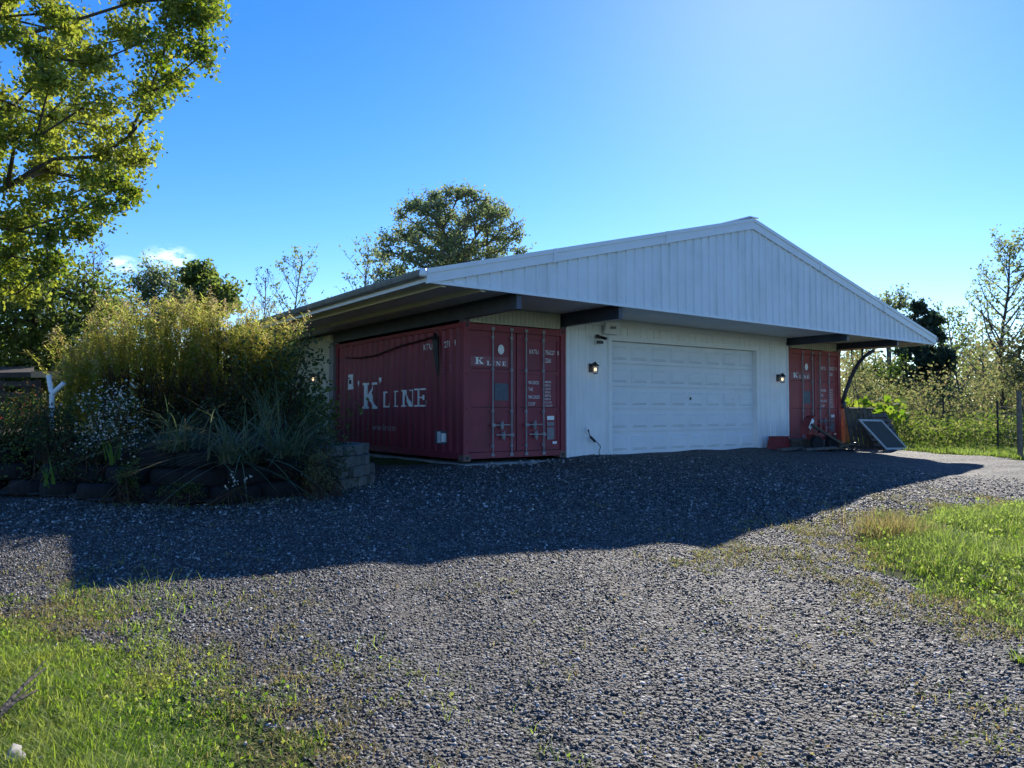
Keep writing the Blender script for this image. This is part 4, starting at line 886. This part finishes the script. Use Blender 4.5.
sapling('bare_tree', 'thin nearly leafless tree behind the fence right of the dark tree', 984, 31, 4.2, 1.3, 16, 260, .12, 'yellowgreen', .05, .3, 'barkgrey', GT, 58)
# ------------------------------------------------------------------ far woodland (one mass) and undergrowth
def thicket(name, label, nclump, per, fn, sig, leaf, material, stem=True, seed=30):
    global rng; old = rng; rng = np.random.default_rng(seed)
    C_, H_ = fn(nclump); own = np.repeat(np.arange(len(C_)), per); Pn = C_[own]+rng.normal(size=(len(own), 3))*sig
    g = C_.copy(); g[:, 2] = gz(g[:, 0], g[:, 1]); Pn = Pn[Pn[:, 2] > gz(Pn[:, 0], Pn[:, 1])]
    o = npmesh(name, *leaves_geo(Pn, leaf, .6), M[material]); tag(o, label, 'undergrowth', kind='stuff')
    if stem:
        k = rng.random(len(C_)) < .45; A = g[k]+rng.normal(size=(k.sum(), 3))*[.3, .3, 0]; B = C_[k]; Mx = (A+B)/2+rng.normal(size=A.shape)*.15
        v, f = join([edges_geo(A, Mx, np.full(len(A), .03), np.full(len(A), .02), 4), edges_geo(Mx, B, np.full(len(A), .02), np.full(len(A), .01), 4)])
        npmesh('stems', v, f, M['barkgrey'], o)
    rng = old
def band(px0, px1, D0, D1, hf):
    def fn(n):
        px = rng.uniform(px0, px1, n); D = rng.uniform(D0, D1, n); c = np.array([at(a, 400, d_) for a, d_ in zip(px, D)]); g = gz(c[:, 0], c[:, 1]); h = hf(px, D)*rng.uniform(0, 1, n)**.8; c[:, 2] = g+h; return c, h
    return fn
thicket('far_woodland', 'hazy green and yellow woods closing the view behind the right fence', 900, 75, band(700, 1500, 40, 70, lambda px, D: 3.0+1.6*np.sin(px*.06)+1.0*np.sin(px*.17+1)+(px > 960)*1.0), (.9, .9, .55), .30, 'yellowgreen', seed=31)
thicket('right_thicket', 'mixed shrubs and saplings behind the wire fence', 430, 150, band(835, 1250, 24, 37, lambda px, D: (1-.5*np.exp(-((px-925)/38)**2))*2.3+.7*np.sin(px*.09)+.4*np.sin(px*.23)+(px > 985)*.8), (.42, .42, .32), .10, 'yellowgreen', seed=32)
thicket('fence_weeds', 'bright green weeds growing along the wire fence', 150, 90, band(908, 1150, 20.5, 24, lambda px, D: .55+.35*np.sin(px*.1)**2), (.28, .28, .16), .10, 'weedgreen', False, seed=33)
thicket('left_woodland', 'green trees and brush far behind the garden bed', 900, 75, band(-700, 420, 30, 50, lambda px, D: 3.9+.8*np.sin(px*.05)), (.9, .9, .5), .28, 'green', seed=34)
thicket('left_scrub', 'tangled brush at the left edge behind the shelter', 260, 90, band(-300, 110, 17, 25, lambda px, D: 1.7+.4*np.sin(px*.07)), (.4, .4, .3), .12, 'yellowgreen', seed=35)
thicket('bed_backdrop', 'dense green brush behind the sunlit goldenrod', 220, 80, band(95, 320, 13.8, 17, lambda px, D: 1.25+.2*np.sin(px*.05)), (.34, .34, .25), .10, 'green2', seed=36)
# squash plants with big sunlit leaves
r = empty('squash_plant', (13.6, -.1, 0), 'broad leaved bright green plant behind the leaning pallets', 'plant')
c = np.array([at(rng.uniform(846, 905), rng.uniform(398, 425)+0, rng.uniform(21.5, 23)) for _ in range(130)]); npmesh('leaves', *leaves_geo(c, .27, .9, 1.0), M['squash'], r)
g = c.copy(); g[:, 2] = -.05; npmesh('stems', *edges_geo(g[::3], c[::3], np.full(len(g[::3]), .012), np.full(len(g[::3]), .008), 4), M['squash'], r)

# ------------------------------------------------------------------ planting in the bed
def stemplant(n, fn, hmin, hmax, leafL, per, seed, lean=.17):
    """upright stems with narrow leaves; returns stem geometry, leaf points, tips"""
    A, B, LP, LD, TP = [], [], [], [], []
    for k in range(n):
        x, y, hh = fn(); z = float(bedz(np.array([x]), np.array([y]))[0]); h = hh*random.uniform(hmin, hmax); dx, dy = random.gauss(0, lean)*h, random.gauss(0, lean)*h
        p0 = np.array([x, y, z]); prev = p0
        for s in range(1, 5):
            t = s/4; q = p0+np.array([dx*t*t, dy*t*t, h*t]); A.append(prev); B.append(q); prev = q
        t = rng.uniform(.12, 1, per)**.9; LP.append(p0+np.stack([dx*t*t, dy*t*t, h*t], 1)); TP.append(prev)
    return np.array(A), np.array(B), np.concatenate(LP), np.array(TP)
def straps(P, L, w_, material, name, parent, up=.9, seg=2, sp=.5):
    n = len(P); v, f = blades_geo(P, rng.uniform(0, 2*np.pi, n), L*rng.uniform(.6, 1.3, n), rng.uniform(up-sp, up+sp, n), rng.uniform(.0, .5, n), np.full(n, w_), seg); return npmesh(name, v, f, material, parent)
def topz_px(px):            # tall at the middle, sinking to both ends
    return np.interp(px, [40, 60, 90, 120, 160, 200, 240, 270, 300], [1.2, 1.45, 1.75, 2.02, 2.18, 2.12, 2.02, 1.85, 1.3])
def gr_fn():
    px = random.uniform(66, 285); D = random.uniform(11.6, 12.8); p = at(px, 430, D); return p[0], p[1], float(topz_px(px))*(.92+.1*(D-11.6))
A, B, LP, TP = stemplant(430, gr_fn, .62, 1.06, .08, 185, 1)
o = empty('goldenrod_thicket', tuple(at(165, 440, 12.3)), 'tall sunlit yellow-green goldenrod with tan seed heads on the garden bed', 'goldenrod'); 
LP = LP+rng.normal(size=LP.shape)*[.03, .03, .0]; o = straps(LP, .085, .019, M['goldrod'], 'goldenrod_thicket', None, 1.45, 2, .7); tag(o, 'tall sunlit yellow-green goldenrod with tan seed heads on the garden bed', 'goldenrod', kind='stuff')
bpy.data.objects.remove([q for q in bpy.data.objects if q.type == 'EMPTY' and q.name.startswith('goldenrod_thicket')][0])
npmesh('stems', *edges_geo(A, B, np.full(len(A), .005), np.full(len(A), .0035), 4), M['goldrod'], o)
tp = np.repeat(TP, 26, 0); k = rng.uniform(0, 1, len(tp)); az = rng.uniform(0, 6.28, len(tp)); pl = tp+np.stack([np.cos(az)*.10*k, np.sin(az)*.10*k, .05-.22*k+rng.uniform(-.05, .05, len(tp))], 1)
sel = rng.random(len(TP)) < .7; pl = pl[np.repeat(sel, 26)]
npmesh('seed_plumes', *leaves_geo(pl, .035, .6), M['plume'], o)
def low_fn(p0, p1, D0, D1, h):
    def f_():
        px = random.uniform(p0, p1); p = at(px, 440, random.uniform(D0, D1)); return p[0], p[1], h
    return f_
A, B, LP, TP = stemplant(170, low_fn(100, 255, 11.1, 11.9, .95), .7, 1.15, .06, 50, 2)
o = straps(LP, .08, .014, M['brownleaf'], 'brown_weeds', None, 1.4, 2, .7); tag(o, 'dry reddish brown weed stalks below the sunlit goldenrod', 'weeds', kind='stuff')
npmesh('stems', *edges_geo(A, B, np.full(len(A), .005), np.full(len(A), .003), 4), M['brownleaf'], o)

def bush(name, label, cat, px0, px1, py0, py1, D0, D1, n, leaf, material, flower=None, nfl=0, sig=.12, group=None, per=22, seed=40, aspect=.55):
    global rng; old = rng; rng = np.random.default_rng(seed)
    C_ = []
    while len(C_) < n:
        a, b_ = rng.uniform(-1, 1, 2)
        if a*a+max(0, -b_*1.0)**2*.6+max(0, b_)**2*.3 > 1: continue
        C_.append(at((px0+px1)/2+a*(px1-px0)/2, (py0+py1)/2+b_*(py1-py0)/2, rng.uniform(D0, D1)))
    C_ = np.array(C_); base = C_.mean(0); base[2] = float(bedz(base[:1], base[1:2])[0]); root = empty(name, tuple(base), label, cat, group)
    Pn = np.repeat(C_, per, 0)+rng.normal(size=(n*per, 3))*sig; npmesh('foliage', *leaves_geo(Pn, leaf, aspect), M[material], root)
    A = np.repeat(base[None], n, 0)+rng.normal(size=(n, 3))*[.15, .15, 0]; npmesh('stems', *edges_geo(A, C_, np.full(n, .010), np.full(n, .004), 4), M['brownleaf'], root)
    if flower:
        k = rng.integers(0, n, nfl); Pf = C_[k]+rng.normal(size=(nfl, 3))*sig*1.2+[0, 0, .04]; npmesh('flowers', *leaves_geo(Pf, .035, .9), M[flower], root)
    rng = old; return root
bush('aster_bush', 'white flowering aster bush left of the striped grasses', 'bush', 84, 140, 386, 455, 10.2, 10.9, 70, .045, 'green', 'aster', 900, .08, seed=41)
bush('shade_shrub', 'dark leafy shrub in the shade against the cream side wall', 'shrub', 236, 318, 335, 470, 11.3, 12.6, 190, .075, 'shrub', sig=.14, seed=42, group='dark shrubs in the garden bed')
bush('shade_shrub', 'low dark shrub spilling over the tyres beside the block wall', 'shrub', 285, 345, 428, 492, 10.3, 11.2, 90, .05, 'shrub', sig=.10, seed=43, group='dark shrubs in the garden bed')
bush('shade_shrub', 'dark green shrub at the left edge below the shelter', 'shrub', -60, 62, 398, 482, 10.6, 12.4, 190, .055, 'green', sig=.13, seed=44, group='dark shrubs in the garden bed')
bush('shade_shrub', 'dark shrub between the two strap leaved plants', 'shrub', 55, 125, 430, 488, 10.1, 10.9, 90, .05, 'shrub', sig=.10, seed=45, group='dark shrubs in the garden bed')
bush('shade_shrub', 'dark shrub behind the left striped grass', 'shrub', 140, 262, 400, 462, 10.9, 11.8, 150, .055, 'shrub', sig=.13, seed=46, group='dark shrubs in the garden bed')
bush('shade_shrub', 'small dark shrub at the foot of the white forked post', 'shrub', 30, 78, 410, 446, 10.6, 11.0, 60, .05, 'shrub', sig=.08, seed=60, group='dark shrubs in the garden bed')
bush('red_leaf_shrub', 'low reddish shrub below the white forked post', 'shrub', 5, 75, 396, 418, 12.0, 12.9, 45, .05, 'red', sig=.10, seed=47)
bush('feathery_weed', 'small feathery green weed growing from the tyres', 'weed', 118, 142, 462, 496, 9.55, 9.75, 28, .035, 'green', sig=.035, seed=48, group='small weeds in the tyre wall')
bush('feathery_weed', 'small yellow green weed hanging beside the block wall', 'weed', 305, 332, 455, 486, 9.95, 10.1, 26, .04, 'yellowgreen', sig=.035, seed=49, group='small weeds in the tyre wall')
bush('feathery_weed', 'flat patch of weeds on a tyre left of the middle striped grass', 'weed', 155, 205, 486, 494, 9.5, 9.75, 26, .035, 'green', sig=.035, seed=50, group='small weeds in the tyre wall')
bush('small_white_flowers', 'tiny white flowers on the tyres below the striped grass', 'flowers', 222, 250, 478, 492, 9.45, 9.6, 10, .02, 'shrub', 'aster', 26, .03, seed=51)
def clump(name, label, p, n, L, w_, material, tilt=(.1, 1.1), bend=(.3, 1.0), seg=7, r0=.12, group=None, cat='grass clump', droop=.45):
    root = empty(name, tuple(p), label, cat, group); P_ = np.array(p)+rng.normal(size=(n, 3))*[r0, r0, .02]
    v, f = blades_geo(P_, rng.uniform(0, 2*np.pi, n), L*rng.uniform(.55, 1.1, n), rng.uniform(*tilt, n), rng.uniform(*bend, n), w_*rng.uniform(.6, 1.2, n), seg, droop); npmesh('blades', v, f, M[material], root); return root
GG = 'striped ornamental grasses on the tyre wall'
clump('striped_grass', 'left striped ornamental grass with stiff arching blades', at(175, 450, 10.1), 120, 1.15, .020, 'stripe', (.1, 1.3), group=GG)
clump('striped_grass', 'middle striped ornamental grass hanging down over the tyres', at(238, 462, 9.95), 160, 1.35, .022, 'stripe', (.1, 1.4), group=GG)
clump('striped_grass', 'right striped ornamental grass in front of the dark shrub', at(284, 455, 10.3), 130, 1.2, .020, 'stripe', (.1, 1.3), group=GG)
clump('tall_grass', 'tall arching grass with long thin blades behind the striped grasses', at(268, 430, 11.0), 55, 1.25, .010, 'stripe', (.05, .5), (.1, .6), group=None)
clump('strap_plant', 'bright green strap leaved plant in the upper tyres left of the striped grasses', at(112, 462, 10.0), 9, .42, .05, 'iris', (.05, .35), (.0, .2), 5, .05, 'strap leaved plants in the tyres', 'plant')
clump('strap_plant', 'bright green strap leaved plant in the lowest tyres near the left end', at(50, 484, 9.95), 9, .34, .045, 'iris', (.05, .5), (.0, .25), 5, .04, 'strap leaved plants in the tyres', 'plant')
for (px, py, D, lb) in ((218, 308, 12.0, 'taller black seed stalk standing out of the goldenrod'), (231, 330, 12.0, 'shorter black seed stalk standing out of the goldenrod')):
    p = at(px, py, D); t = empty('seed_stalk', (p[0], p[1], .4), lb, 'stalk', 'dark seed stalks'); b = MB(); b.tube([(p[0], p[1], .4), (p[0]+.01, p[1], 1.3), tuple(p)], .012, 6); b.build('stem', M['black'], t)
    k = np.array([[p[0], p[1], p[2]-.0]])+rng.normal(size=(70, 3))*[.05, .05, .0]; k[:, 2] -= rng.choice([.34, .5, .62], 70)+rng.normal(0, .035, 70); npmesh('seed_heads', *stones_geo(k, np.full(70, .05), ICO_V, ICO_F), M['black'], t)
# forked white post and dark shelter
p = at(52, 405, 11.3); z0 = float(bedz(p[:1], p[1:2])[0]); t = empty('forked_post', (p[0], p[1], z0), 'white forked pipe post by the dark shelter at the left', 'post')
b = MB(); b.tube([(p[0], p[1], z0-.1), tuple(at(52, 395, 11.3)), tuple(at(48.5, 375, 11.3))], .036, 10); b.build('main_pipe', M['postwhite'], t)
a = at(51, 395, 11.3); c = at(64, 383, 11.3); b = MB(); b.tube([a, c], .034, 10); b.build('branch_pipe', M['postwhite'], t)
t = empty('garden_shelter', tuple(at(0, 405, 15)), 'low dark wooden shelter with a flat roof at the left edge', 'shelter')
def wb(px, py, D): return at(px, py, D)
b = MB(); q0, q1, q2, q3 = wb(-120, 380, 15), wb(34, 377, 15), wb(34, 371, 17), wb(-120, 372, 17)
b.hexa([q0, q1, q2, q3]+[q+[0, 0, .10] for q in (q0, q1, q2, q3)]); b.build('roof', M['darkroof'], t)
b = MB(); b.bar(wb(-120, 384, 15.05), wb(40, 384, 15.05), .07, .1); b.bar(wb(-120, 397, 15.05), wb(28, 395, 15.05), .05, .12); b.build('rail', M['darkroof'], t)
b = MB(); b.bar(wb(34, 374.5, 14.9), wb(56, 374.5, 14.6), .12, .12); b.build('pale_beam', M['palewood'], t)
for px, D in ((2, 15.1), (27, 15.1), (-40, 15.1), (20, 16.8), (38, 15.05)):
    p = wb(px, 385, D); b = MB(); b.box(p[0]-.05, p[0]+.05, p[1]-.05, p[1]+.05, float(gz(p[0], p[1]))-.1, 1.55); b.build('post', M['darkroof'], t)

# ------------------------------------------------------------------ grass, weeds, litter
notd = lambda x, y: ~drive_mask(x, y)
def patch(x, y, f=1.0): return np.sin(f*(2.3*x+1.1*y))*np.sin(f*(1.9*y-1.3*x)+1)+.6*np.sin(f*(5.7*x-3*y))*np.sin(f*(4.4*y+2.1*x))+.4*np.sin(f*(11*x+4*y))*np.sin(f*(9*y-5*x))
def lawn_p(x, y, pl, inside):           # chance of a blade: full on the lawn, thinning over the gravel edge
    d = pdist(x, y, pl); nz_ = patch(x, y)
    return np.where(inside, np.clip(.25+d/.55+.35*nz_, .06, 1), .5*np.exp(-d/.28)*(nz_ > .1))
P = scatter(300000, -9.5, -5.2, -11, -3.8, lambda x, y: (rng.random(np.shape(x)) < lawn_p(x, y, LB, ~drive_mask(x, y))))
hh = .075*np.clip(.5+pdist(P[:, 0], P[:, 1], LB)*1.1, .5, 1.25)*(1+.3*patch(P[:, 0], P[:, 1], 1.3)); P, hh = P[:90000], hh[:90000]
v, f = blades_geo(P, rng.uniform(0, 2*np.pi, len(P)), np.clip(hh, .03, .2)*rng.uniform(.5, 1.5, len(P)), np.abs(rng.normal(0, .6, len(P))), rng.uniform(.1, .8, len(P)), .0055*rng.uniform(.6, 1.3, len(P)), 3)
o = npmesh('lawn_grass', v, f, M['grassA']); tag(o, 'bright green grass in the lower left foreground', 'grass', kind='stuff')
P = P[rng.random(len(P)) < .16]; npmesh('clover_leaves', *leaves_geo(P+np.stack([0*P[:, 0], 0*P[:, 0], rng.uniform(.01, .05, len(P))], 1), .022, .85, 1.4), M['grassA'], o)
P = scatter(26000, -9.5, -5.2, -11, -3.8, lambda x, y: (pdist(x, y, LB) < .5) & (patch(x, y, 1.4) < .25), .01); grass('dry_blades', P, .05, .005, M['drygrass'], o, 1.1, 2)
RG = lambda x, y: notd(x, y) & (x > -2.5) & (y < -6.6)
P = scatter(420000, -2.5, 9, -13.5, -6.6, RG); d = np.hypot(P[:, 0]-CAM[0], P[:, 1]-CAM[1]); edge_ = pdist(P[:, 0], P[:, 1], RB) < .35; _e = drive_mask(P[:, 0]-.7, P[:, 1]) | drive_mask(P[:, 0], P[:, 1]+.7) | drive_mask(P[:, 0], P[:, 1]-.5)
P = P[(rng.random(len(P)) < lawn_p(P[:, 0], P[:, 1], RB, True)) & (d < 14)]
print('right grass', len(P))
P = P[:90000]; hN = .13+.06*patch(P[:, 0], P[:, 1], .9)+.03*patch(P[:, 0], P[:, 1], 2.3); hN = np.clip(hN, .04, .34)*np.clip(.4+pdist(P[:, 0], P[:, 1], RB)*1.2, .4, 1)
v, f = blades_geo(P, rng.uniform(0, 2*np.pi, len(P)), hN*rng.uniform(.5, 1.5, len(P)), np.abs(rng.normal(0, .55, len(P))), rng.uniform(.1, .8, len(P)), .008*rng.uniform(.6, 1.3, len(P)), 3)
o = npmesh('meadow_grass', v, f, M['grassB']); tag(o, 'rough sunlit grass and clover on the right of the driveway', 'grass', kind='stuff')
P2 = P[rng.random(len(P)) < .12]; npmesh('broad_weeds', *leaves_geo(P2+np.stack([0*P2[:, 0], 0*P2[:, 0], rng.uniform(.02, .16, len(P2))], 1), .032, .7, 1.2), M['grassB'], o)
# reddish dry tuft at the tip of the right grass
c = np.array([.72, -7.62]); P = np.concatenate([c+rng.normal(size=(1700, 2))*[.22, .18], np.zeros((1700, 1))], 1); P[:, 2] = gnd(P[:, 0], P[:, 1])
o = grass('grass_tussock', P, .30, .006, M['tuft'], None, .5); tag(o, 'tan dry grass tuft at the near tip of the right meadow', 'grass', kind='stuff')
# sparse weeds over the gravel edges
def weedy(x, y):
    nz_ = patch(x, y, 1.2); dl, dr = pdist(x, y, LB), pdist(x, y, RB)
    p = .8*np.exp(-(dl/.55)**1.3)*(nz_ > .05)+1.1*np.exp(-(dr/.65)**1.5)*(nz_ > -.1)+.06*(nz_ > .85)+.003
    p += .7*np.exp(-((y+7.15)/.35)**2)*(x > -2.4)*(x < .3)*(nz_ > -.2)
    return rng.random(np.shape(x)) < np.clip(p, 0, 1)
P = scatter(60000, -8.5, 5, -11, -2.5, weedy, .012); P = np.repeat(P, 4, 0)+np.clip(rng.normal(size=(len(P)*4, 3)), -2, 2)*[.035, .035, 0]
o = npmesh('driveway_weeds', *leaves_geo(P+np.stack([0*P[:, 0], 0*P[:, 0], rng.uniform(0, .025, len(P))], 1), .020, .6, 1.2), M['weed']); tag(o, 'small green and reddish weeds creeping over the gravel edges', 'weeds', kind='stuff')
P2 = P[rng.random(len(P)) < .9]; grass('weed_blades', P2, .055, .005, M['tuft'], o, 1.0, 2)
# grass beyond the far gravel edge
P = scatter(90000, 11.5, 24, -9, 1, notd); o = grass('fence_grass', P[:30000], .16, .02, M['grassB'], None, .5); tag(o, 'strip of short grass below the wire fence', 'grass', kind='stuff')
P = scatter(1600, -7, -2.5, -3.2, -1.2, lambda x, y: np.abs(y-np.interp(x, [-7, -5.5, -4.2, -3.3, -2.5], [0, -1.7, -2.2, -1.95, -1.5])) < .13); o = grass('bed_edge_grass', P, .12, .007, M['grassB'], None, .5); tag(o, 'thin grass tufts at the foot of the tyre wall', 'grass', kind='stuff')
# fallen twigs and pale rocks, lower left
for k, (a, c, lb) in enumerate((((0, 712, 3.55), (46, 668, 3.9), 'longer dark fallen stick in the lower left grass'), ((-8, 722, 3.5), (38, 690, 3.75), 'shorter dark fallen stick in the lower left grass'))):
    p, q = at(*a), at(*c); mid_ = (p+q)/2+[0, 0, .02]; b = MB(); b.tube([p, mid_, q], [.012, .009, .004], 6); b.tube([mid_, mid_+(q-p)*.4+[.02, .03, .03]], [.006, .002], 5)
    tag(b.build('fallen_stick', M['bark']), lb, 'stick', 'sticks in the lawn')
for k, (px, py, s, lb) in enumerate(((12, 742, .13, 'pale rock in the bottom left corner, upper one'), (14, 764, .12, 'pale rock in the bottom left corner, lowest one'), (40, 758, .07, 'small pale rock in the bottom left corner'))):
    p = at(px, py, 3.25-.002*(py-742)); p[2] = float(gnd(p[0], p[1]))+s*.25; v, f = stones_geo(p[None], np.array([s]), ICO_V, ICO_F)
    tag(npmesh('rock', v, f, M['rock']), lb, 'rock', 'pale rocks in the lawn corner')
scene.cycles.max_bounces = 8; scene.cycles.transparent_max_bounces = 8
